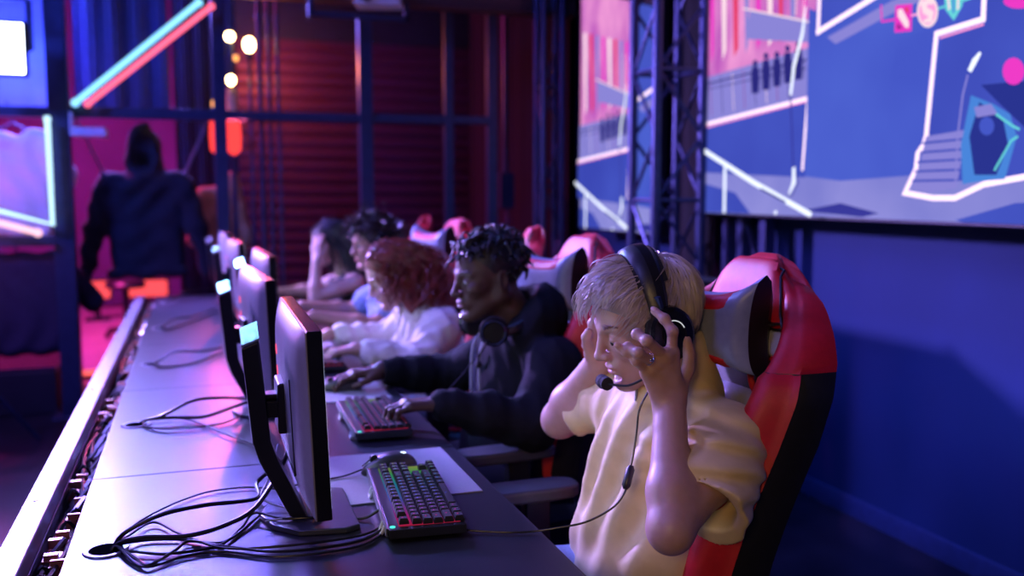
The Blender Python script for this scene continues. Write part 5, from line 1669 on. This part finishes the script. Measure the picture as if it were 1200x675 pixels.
def typist(label, h, shL, shR, elL, elR, wrL, wrR, pel, chest, neck, skin, body_h, fem=False, curlL=(.45, .75, .45), curlR=(.30, .45, .3), dL=None, dR=None, lid=.3, heavy=1.0, hands=True, JL=None, ars=1.0, iris=None, scH=.97):
    shL, shR, elL, elR, wrL, wrR, pel, chest, neck = map(lambda q: A(*q), (shL, shR, elL, elR, wrL, wrR, pel, chest, neck))
    P = np.stack([shL, shR, elL, elR, wrL, wrR, pel, chest, neck, h.c])
    lo = P.min(0) - A(.24, .13, .12); hi = P.max(0) + A(.16, .13, .17)
    lo[2] = max(lo[2], .42)
    v = Vol(lo, hi, body_h)
    w = .130 if fem else .15
    torso_sdf(v, pel, chest, neck - A(0, 0, .03), shL, shR, .08, w, g=-.018)
    h.sdf(v, neck, fem=fem, lid=lid, heavy=heavy)
    R = [q * ars for q in (.048, .041, .041, .0262)]
    arm_sdf(v, shL, elL, wrL, R); arm_sdf(v, shR, elR, wrR, R)
    dL = A(-1, .08, -.12) if dL is None else A(*dL); dR = A(-1, -.05, -.10) if dR is None else A(*dR)
    if JL is None:
        JL = hand_joints(wrL, dL, (-.1, 0, 1), (-.1, 1, 0), curlL, .10, sc=scH)
    JR = hand_joints(wrR, dR, (-.1, 0, 1), (-.1, -1, 0), curlR, .10, sc=scH)
    hand_sdf(v, wrL, JL, scH); hand_sdf(v, wrR, JR, scH)
    p = vobj('person', v, skin, None, 1, attr=h.tint)
    tag(p, label, 'person', 'seated players')
    eye_parts(h, p)
    return p

def brows(h, p, m, n=40):
    for sg in (-1, 1):
        rs = np.random.RandomState(5 + sg); q = MB()
        for i in range(n):
            f = rs.rand(); y = .013 + .034 * f; z = .0255 + .006 * math.sin(f * 2.3) + rs.normal() * .0018
            q.tube([h.P(.0955 - .019 * f ** 2, sg * y, z), h.P(.0955 - .019 * f ** 2 - .003, sg * (y + .009), z + .002 - .004 * f)], .0009, 3)
        obj('eyebrow', q, m, p)

def hair_base(h, p, m, ell=(.104, .082, .091), cut=.02, seed=4, res=.005, extra=None, amp=.003):
    hv = Vol(h.c - .34, h.c + .2, res)
    hv.ell(h.P(-.014, 0, .048), A(*ell) * h.sc, h.M, 0)
    hv.ell(h.P(.094, 0, -.03), A(.075, .095, .098) * h.sc, h.M, .012, 's')
    for s in (-1, 1): hv.ell(h.P(.022, s * .095, -.06), A(.05, .06, .068) * h.sc, h.M, .012, 's')
    if extra is None: hv.plane(h.P(-.05, 0, -.05 + cut), h.M @ A(.25, 0, -1))
    else: extra(hv)
    f = fold_noise(seed, 8, 60, 140); hv.disp(lambda X, Y, Z: amp * f(X, Y, Z))
    return vobj('hair', hv, m, p, 1)

# ---- 2: man in the dark hoodie
def person2():
    skin = skin_mat('deep_brown_skin', (.075, .036, .024), (.15, .05, .05), .5, .08)
    h = Head((.775, 2.45, 1.098), .10, .10, 0, .965)
    shL, shR, neck = (.905, 2.265, .875), (.875, 2.63, .875), (.862, 2.45, .965)
    elL, elR = (.80, 2.165, .745), (.75, 2.76, .765); wrL, wrR = (.565, 2.185, .812), (.520, 2.722, .800)
    pel, chest = (.82, 2.45, .55), (.862, 2.45, .80)
    p = typist('man with short dark twists in a black hoodie, headphones round his neck', h, shL, shR, elL, elR, wrL, wrR, pel, chest, neck, skin, .0036, heavy=1.3, dL=(-1, .15, .02), dR=(-1, -.02, -.05), curlL=(.35, .8, .5), curlR=(.25, .5, .35))
    hb = mat('black_hair', (.012, .010, .012), .5, var=.3)
    brows(h, p, hb)
    cap = hair_base(h, p, hb, (.103, .081, .090))
    rs = np.random.RandomState(2); roots = []
    while len(roots) < 190:
        q = A(-.014, 0, .046) + unit(rs.normal(size=3)) * A(.100, .079, .088)
        x, y, z = q
        if not (z > .055 + .25 * max(0, x - .03) or (x < -.02 and z > .01)): continue
        roots.append((h.P(*q), rs.uniform(.7, 1.25) * (1.0 if z > .07 else .6), 0))
    push = ell_push(h, (-.014, 0, .046), (.100, .079, .088))
    def field(pp, i, st):
        n, lv, q = push(pp)
        d = h.M @ A(.55 * (q[0] > 0) + .1, 2.5 * q[1], .5 - 2.0 * i) + n * (.50 - .9 * i) + h.M @ (st['b'] * .40)
        d = d + h.M @ A(math.sin(st['a'] + i * 9), math.cos(st['a'] + i * 9), 0) * .25
        if lv < 1.06: d = d + n * 2
        return d
    strands('hair_twists', roots, .0078, 7, .0045, hb, cap, field, 4, 6, .5)
    # hoodie
    M_h = mat('black_fleece', (.0065, .007, .011), .82, var=.15, scale=90, bump=.1, bscale=600, spec=.15)
    v = Vol((.52, 2.02, .48), (1.10, 2.92, 1.10), .0055)
    shLa, shRa, na, ca, pa = map(lambda q: A(*q), (shL, shR, neck, chest, pel))
    torso_sdf(v, pa, ca, na, shLa, shRa, .118, .182)
    for s, e, w_ in ((shLa, A(*elL), A(*wrL)), (shRa, A(*elR), A(*wrR))):
        v.cone(s, e, .074, .064, .03); v.cone(e, e + (w_ - e) * .5, .062, .056, .03); v.cone(e + (w_ - e) * .5, e + (w_ - e) * .86, .056, .044, .02)
        v.cone(e + (w_ - e) * .86, e + (w_ - e) * .97, .041, .040, .006)
    # hood lying on shoulders
    for a in np.linspace(-1.9, 1.9, 15):
        c = na + A(.012 + .062 * math.cos(a), .098 * math.sin(a), .012 + .045 * math.cos(a) - .05 * (abs(a) > 1.4) * (abs(a) - 1.4))
        v.ell(c, (.045, .045, .052), None, .03)
    v.ell(na + A(.085, 0, .0), (.05, .10, .085), None, .05)
    cloth_fold(v, 22, .0075, 20, 48)
    v.cone(na + A(-.02, 0, .14), na + A(-.008, 0, -.005), .072, .060, .01, 's')
    hd = vobj('hoodie', v, M_h, p, 1)
    q = MB()
    for s in (-1, 1): q.tube([na + A(-.085, s * .035, -.01), na + A(-.122, s * .035, -.06), na + A(-.128, s * .04, -.17), na + A(-.122, s * .042, -.26)], .004, 8, smooth=5)
    obj('drawstring', q, mat('grey_cord', (.3, .32, .4), .6), hd)
    q = MB(); q.bar(na + A(-.128, 0, -.06), na + A(-.135, 0, -.34), .006, .003); obj('zip', q, M_steel, hd)
    make_lower(p, pel, .11, .46, .54, mat('black_jean', (.02, .02, .026), .8), M_shoe, .009, 5)
    # headphones around the neck
    t = thing('headset', 'dark headphones hanging round the neck of the man in the hoodie', 'headset', (.765, 2.40, .975), 0, 'headsets')
    b = MB(); b.tube([A(.0, .145, -.02) , A(.06, .16, .0), A(.13, .12, .03), A(.155, .05, .04), A(.13, -.03, .03), A(.06, -.07, .0), A(.0, -.065, -.02)], .009, 8, smooth=6, sq=1.6); obj('headband', b, M_black, t)
    for y, m in ((-.065, M_blackgloss), (.145, M_blackgloss)):
        T = Matrix.Translation((-.012, y, -.012)) @ Matrix.Rotation(PI / 2 * (1 if y < 0 else -1) , 4, 'X') @ Matrix.Rotation(-.35, 4, 'Y')
        b = MB(); b.lathe([(.02, -.024), (.036, -.024), (.041, -.012), (.038, -.002)], n=24, M=T); obj('ear_cushion', b, M_foam, t)
        b = MB(); b.lathe([(.038, -.004), (.0405, .004), (.038, .014), (.028, .018), (.026, .015), (.001, .015)], n=24, M=T); c = obj('ear_cup', b, m, t)
        b = MB(); b.tube([T @ Vector((.032 * math.cos(a), .032 * math.sin(a), .017)) for a in np.linspace(0, 2 * PI, 25)], .0016, 6, cap=False); obj('cup_ring', b, M_steel, c)
    b = MB(); b.tube([A(-.03, -.075, -.03), A(-.05, -.07, -.06), A(-.055, -.06, -.085), A(-.05, -.045, -.10)], .0024, 6, smooth=5); obj('mic_boom', b, M_black, t)
    b = MB(); b.ball((-.048, -.04, -.104), (.010, .012, .010), 12); obj('microphone', b, M_foam, t)
    b = MB(); b.tube([A(-.03, -.07, -.04), A(-.08, -.08, -.09), A(-.13, -.09, -.14), A(-.18, -.08, -.185), A(-.25, -.06, -.213), A(-.33, -.03, -.2185)], .0018, 6, smooth=6); obj('lead', b, M_rubber, t)
person2()

# ---- 3: red-haired woman
def person3():
    skin = skin_mat('fair_skin_two', (.50, .30, .24), (.5, .15, .16), .45, .2)
    h = Head((.675, 3.29, 1.035), .10, .42, 0, .90)
    shL, shR, neck = (.815, 3.13, .86), (.79, 3.45, .86), (.78, 3.29, .93)
    elL, elR = (.715, 3.06, .755), (.70, 3.53, .77); wrL, wrR = (.51, 3.11, .805), (.47, 3.50, .80)
    pel, chest = (.84, 3.30, .55), (.815, 3.29, .79)
    p = typist('woman with long wavy red hair in a pale jacket, leaning over her keyboard', h, shL, shR, elL, elR, wrL, wrR, pel, chest, neck, skin, .0045, fem=True, ars=.85, scH=.9)
    hr = mat('auburn_hair', (.17, .026, .016), .38, var=.45, scale=30)
    brows(h, p, hr, 26)
    push = ell_push(h, (-.014, 0, .046), (.106, .085, .094))
    def ex(hv):
        hv.ell(h.P(-.075, 0, -.06), A(.07, .095, .15) * h.sc, h.M, .05)
        for s in (-1, 1): hv.ell(h.P(-.02, s * .075, -.07), A(.05, .04, .12) * h.sc, h.M, .04)
        hv.ell(h.P(.098, 0, -.055), A(.088, .13, .115) * h.sc, h.M, .012, 's')
    cap = hair_base(h, p, hr, (.108, .087, .096), extra=ex, amp=.006)
    rs = np.random.RandomState(5); roots = []
    while len(roots) < 700:
        q = A(-.014, 0, .046) + unit(rs.normal(size=3)) * A(.106, .085, .094)
        x, y, z = q
        if z < .0 and x > -.02: continue
        if x > -.01 and z < .098: continue
        if z < -.03: continue
        roots.append((h.P(*q), rs.uniform(.8, 1.2), 0))
    def field(pp, i, st):
        n, lv, q = push(pp)
        sgn = 1 if q[1] > 0 else -1
        d = A(0, 0, -1.0) + h.M @ A(-1.3 * (i < .35), sgn * (1.0 * (1 - i * 2.2) if i < .45 else 0), 0)
        d = d + A(math.sin(st['a'] + i * 15), math.cos(st['a'] + i * 15), 0) * (.35 + .85 * i) + st['b'] * .16 + A(.12, 0, 0)
        if lv < 1.06: d = d - n * min(0, d @ n) + n * (1.08 - lv) * 8
        if pp[2] < .90 and pp[0] > .74: d = d * A(1, 1, .15) + A(.35, 0, .3)
        return d
    strands('hair_waves', roots, .021, 14, .0030, hr, cap, field, 5, 4, .35)
    M_j = mat('pale_jacket', (.62, .58, .56), .7, var=.06, scale=80, bump=.08, bscale=500)
    v = Vol((.46, 2.93, .46), (1.02, 3.67, 1.0), .006)
    s1, s2, n_, c_, p_ = map(lambda q: A(*q), (shL, shR, neck, chest, pel))
    torso_sdf(v, p_, c_, n_, s1, s2, .108, .155, True)
    for s, e, w_ in ((s1, A(*elL), A(*wrL)), (s2, A(*elR), A(*wrR))):
        v.cone(s, e, .068, .058, .03); v.cone(e, e + (w_ - e) * .5, .056, .048, .03); v.cone(e + (w_ - e) * .5, e + (w_ - e) * .72, .050, .043, .012); v.cone(e + (w_ - e) * .72, e + (w_ - e) * .78, .045, .045, .004)
    v.cone(n_ + A(0, 0, -.01), n_ + A(-.02, 0, .03), .072, .068, .02)
    cloth_fold(v, 31, .010, 22, 55)
    v.cone(n_ + A(-.06, 0, .12), n_ + A(-.012, 0, .0), .075, .056, .008, 's')
    vobj('jacket', v, M_j, p, 2)
    q = MB(); c = A(*elL) + (A(*wrL) - A(*elL)) * .86; d = unit(A(*wrL) - A(*elL)); u = unit(np.cross(d, A(0, 0, 1))); w_ = np.cross(d, u)
    q.tube([c + .0285 * (u * math.cos(k * PI / 10) + w_ * math.sin(k * PI / 10)) for k in range(21)], .004, 6, cap=False)
    tag(obj('bracelet', q, mat('red_cord', (.35, .02, .03), .6)), 'dark red bracelet on the wrist of the red-haired woman', 'bracelet')
    make_lower(p, pel, .10, .48, .53, M_jean, M_shoe, .010, 7, (.080, .056, .052, .044))
person3()

# ---- 4: player with short dark hair in a denim vest
def person4():
    skin = skin_mat('light_brown_skin', (.42, .24, .17), (.4, .13, .12), .45, .15)
    h = Head((.765, 4.14, 1.105), .15, .12, 0, .92)
    shL, shR, neck = (.875, 3.97, .875), (.85, 4.32, .875), (.84, 4.14, .96)
    elL, elR = (.72, 3.90, .765), (.70, 4.38, .775); wrL, wrR = (.47, 3.96, .81), (.46, 4.33, .81)
    pel, chest = (.85, 4.15, .55), (.85, 4.14, .79)
    p = typist('player with short wavy dark hair and bare forearms in a denim vest', h, shL, shR, elL, elR, wrL, wrR, pel, chest, neck, skin, .0055, ars=.95)
    hr = mat('dark_brown_hair', (.022, .015, .016), .42, var=.3)
    brows(h, p, hr, 20)
    cap = hair_base(h, p, hr, (.110, .09, .098), res=.006, amp=.006)
    push = ell_push(h, (-.014, 0, .046), (.106, .086, .095)); rs = np.random.RandomState(6); roots = []
    while len(roots) < 420:
        q = A(-.014, 0, .046) + unit(rs.normal(size=3)) * A(.106, .086, .095)
        x, y, z = q
        if not (z > .05 or (x < .01 and z > -.02)) or (x > .06 and z < .06): continue
        roots.append((h.P(*q), rs.uniform(.7, 1.2), 0))
    def field(pp, i, st):
        n, lv, q = push(pp)
        d = h.M @ A(.6 if q[2] > .06 else -.2, 2 * q[1], -.5 * i) + n * (.8 - i) + h.M @ (st['b'] * .4) + A(0, math.sin(st['a'] + 8 * i), math.cos(st['a'] + 8 * i)) * .35
        if lv < 1.05: d = d + n * 2
        return d
    strands('hair_locks', roots, .011, 7, .003, hr, cap, field, 6, 4, .4)
    M_v = mat('blue_denim', (.20, .28, .50), .8, var=.2, scale=120, bump=.1, bscale=500)
    v = Vol((.56, 3.76, .46), (1.02, 4.52, 1.02), .007)
    s1, s2, n_, c_, p_ = map(lambda q: A(*q), (shL, shR, neck, chest, pel))
    torso_sdf(v, p_, c_, n_, s1, s2, .108, .165)
    for s, e in ((s1, A(*elL)), (s2, A(*elR))): v.cone(s, s + (e - s) * .55, .070, .066, .03)
    cloth_fold(v, 41, .009, 22, 55)
    v.cone(n_ + A(-.05, 0, .12), n_ + A(-.012, 0, .0), .075, .054, .008, 's')
    vobj('denim_vest', v, M_v, p, 2)
    make_lower(p, pel, .11, .46, .53, mat('black_jean_two', (.02, .02, .026), .8), M_shoe, .012, 9)
    headset_on(h, 'dark headset on the short wavy hair of the player in the denim vest', 'headsets', boom=False)
person4()

# ---- 5: woman resting her head on her hand
def person5():
    skin = skin_mat('fair_skin_three', (.58, .38, .31), (.5, .18, .18), .45, .2)
    h = Head((.685, 4.99, 1.065), .10, .22, .06, .90)
    shL, shR, neck = (.80, 4.84, .865), (.78, 5.16, .865), (.765, 5.0, .945)
    elL, elR = (.585, 4.86, .792), (.62, 5.24, .79); wrL, wrR = (.600, 4.875, .985), (.42, 5.20, .79)
    pel, chest = (.83, 5.0, .55), (.80, 5.0, .79)
    JL = hand_joints(A(*wrL), (.05, .25, 1), (-.6, -.8, .15), (.6, -.4, .1), (.35, .55, .4), .05, sc=.9)
    p = typist('woman in a black tank top resting her cheek on her hand at the far end', h, shL, shR, elL, elR, wrL, wrR, pel, chest, neck, skin, .0055, fem=True, JL=JL, ars=.86, scH=.9)
    hr = mat('near_black_hair', (.020, .016, .024), .36, var=.3)
    brows(h, p, hr, 20)
    push = ell_push(h, (-.014, 0, .046), (.103, .082, .091))
    def ex(hv):
        hv.ell(h.P(-.078, 0, -.07), A(.05, .08, .16) * h.sc, h.M, .05)
        hv.ell(h.P(.10, 0, -.06), A(.08, .08, .105) * h.sc, h.M, .012, 's')
    cap = hair_base(h, p, hr, (.104, .083, .092), res=.006, extra=ex, amp=.003)
    rs = np.random.RandomState(9); roots = []
    while len(roots) < 420:
        q = A(-.014, 0, .046) + unit(rs.normal(size=3)) * A(.103, .082, .091)
        x, y, z = q
        if (x > .055 and z < .07) or z < -.02 or (z < .02 and x > -.03): continue
        roots.append((h.P(*q), rs.uniform(.85, 1.15), 0))
    def field(pp, i, st):
        n, lv, q = push(pp)
        d = A(.25, 0, -1.0) + h.M @ A(-.9 * (i < .35), (1 if q[1] > 0 else -1) * (.5 * (i < .3)), 0) + st['b'] * .06
        if lv < 1.06: d = d - n * min(0, d @ n) + n * (1.08 - lv) * 8
        return d
    strands('hair_lengths', roots, .022, 13, .0026, hr, cap, field, 7, 4, .4)
    v = Vol((.58, 4.70, .46), (.98, 5.3, .96), .007)
    s1, s2, n_, c_, p_ = map(lambda q: A(*q), (shL, shR, neck, chest, pel))
    torso_sdf(v, p_, c_, n_ + A(0, 0, -.04), s1 + A(0, .06, -.03), s2 + A(0, -.06, -.03), .098, .140, True)
    cloth_fold(v, 51, .006, 22, 55)
    v.cone(n_ + A(-.05, 0, .12), n_ + A(-.03, 0, -.01), .10, .075, .008, 's')
    vobj('tank_top', v, mat('black_jersey', (.02, .018, .026), .75), p, 2)
    make_lower(p, pel, .10, .48, .53, mat('black_jean_three', (.02, .02, .026), .8), M_shoe, .012, 10, (.080, .056, .052, .044))
person5()
# ------------------------------------------------------------------ light
def area(name, loc, target, size, col, power, sizey=None, spread=None):
    l = bpy.data.lights.new(name, 'AREA'); l.color = col; l.energy = power; l.size = size
    if sizey: l.shape = 'RECTANGLE'; l.size_y = sizey
    if spread: l.spread = math.radians(spread)
    o = bpy.data.objects.new(name, l); COL.objects.link(o); o.location = loc
    o.rotation_euler = (Vector(target) - Vector(loc)).to_track_quat('-Z', 'Y').to_euler(); return o
def spot(name, loc, target, col, power, ang=50, blend=.5, r=.08):
    l = bpy.data.lights.new(name, 'SPOT'); l.color = col; l.energy = power; l.spot_size = math.radians(ang); l.spot_blend = blend; l.shadow_soft_size = r
    o = bpy.data.objects.new(name, l); COL.objects.link(o); o.location = loc
    o.rotation_euler = (Vector(target) - Vector(loc)).to_track_quat('-Z', 'Y').to_euler(); return o
def point(name, loc, col, power, r=.05):
    l = bpy.data.lights.new(name, 'POINT'); l.color = col; l.energy = power; l.shadow_soft_size = r
    o = bpy.data.objects.new(name, l); COL.objects.link(o); o.location = loc; return o
w = bpy.data.worlds.new('world'); SC.world = w; w.use_nodes = True
w.node_tree.nodes['Background'].inputs[0].default_value = (.02, .04, .14, 1); w.node_tree.nodes['Background'].inputs[1].default_value = .05
# the square panel lamp is the key light of the whole row
area('panel_lamp_beam', (-.95, 5.57, 2.10), (.9, 2.2, 1.0), .27, (.40, .25, 1.0), 270, spread=130)
point('lamp_glow', (-1.0, 5.95, 2.1), (.08, .13, 1.0), 24, .08)  # added light hidden behind the housing, brightens the blue sheet as haze
# weaker blue wash from the hall side
area('stage_wash_violet', (-1.3, 3.0, 3.3), (.9, 2.9, .9), .4, (.24, .18, 1.0), 64, sizey=2.6, spread=120)
area('stage_wash_near', (-1.7, .7, 3.4), (.95, 1.6, 1.0), .5, (.22, .2, 1.0), 5, spread=80)  # added weak fill for the nearest chair pillow, not a stage light
# cyan and violet wash over the far end of the rail
area('stage_cyan', (-1.0, 6.9, 3.5), (-.3, 1.8, .75), .5, (.2, .75, 1.0), 50, spread=60)
area('stage_violet_back', (-.55, 7.4, 3.45), (-.05, 2.0, .75), 1.7, (.20, .15, 1.0), 300, spread=60)
# warm hall light behind the camera's left shoulder
area('hall_warm', (-1.0, -1.0, 1.9), (.75, 1.6, .9), .5, (1.0, .62, .28), 1.0, spread=42)
# blue wash down the right wall, red glow of the lanterns
area('wall_wash_blue', (.9, 2.4, 3.7), (2.55, 2.6, .9), .5, (.05, .16, 1.0), 15, spread=80)
spot('lantern_glow', (.26, 6.2, 1.75), (.05, 2.4, .75), (1.0, .11, .34), 95, 44, .6, .09)
area('front_fill_blue', (-2.6, 3.4, 3.2), (-.3, 6.3, 1.4), .5, (.06, .10, 1.0), 28, spread=75)  # added fill that lifts the framework posts and garments to navy
# magenta wash of the merchandise corner
area('merch_magenta', (-1.6, 8.2, 3.2), (-.8, 9.6, 0), .6, (1.0, .04, .42), 330)
point('merch_pink', (-1.35, 5.55, 1.25), (1.0, .22, .75), 9, .1)
# warm glow of the globe lamps on the shutter
point('globe_glow', (.55, 7.7, 2.35), (1.0, .20, .07), 26, .08)

SC.view_settings.view_transform = 'Standard'
SC.view_settings.look = 'None'
SC.view_settings.gamma = 1
SC.view_settings.use_curve_mapping = False
SC.view_settings.exposure = 0
SC.cycles.use_denoising = True
SC.cycles.max_bounces = 6
SC.cycles.diffuse_bounces = 3
SC.cycles.glossy_bounces = 3
SC.cycles.sample_clamp_indirect = 4
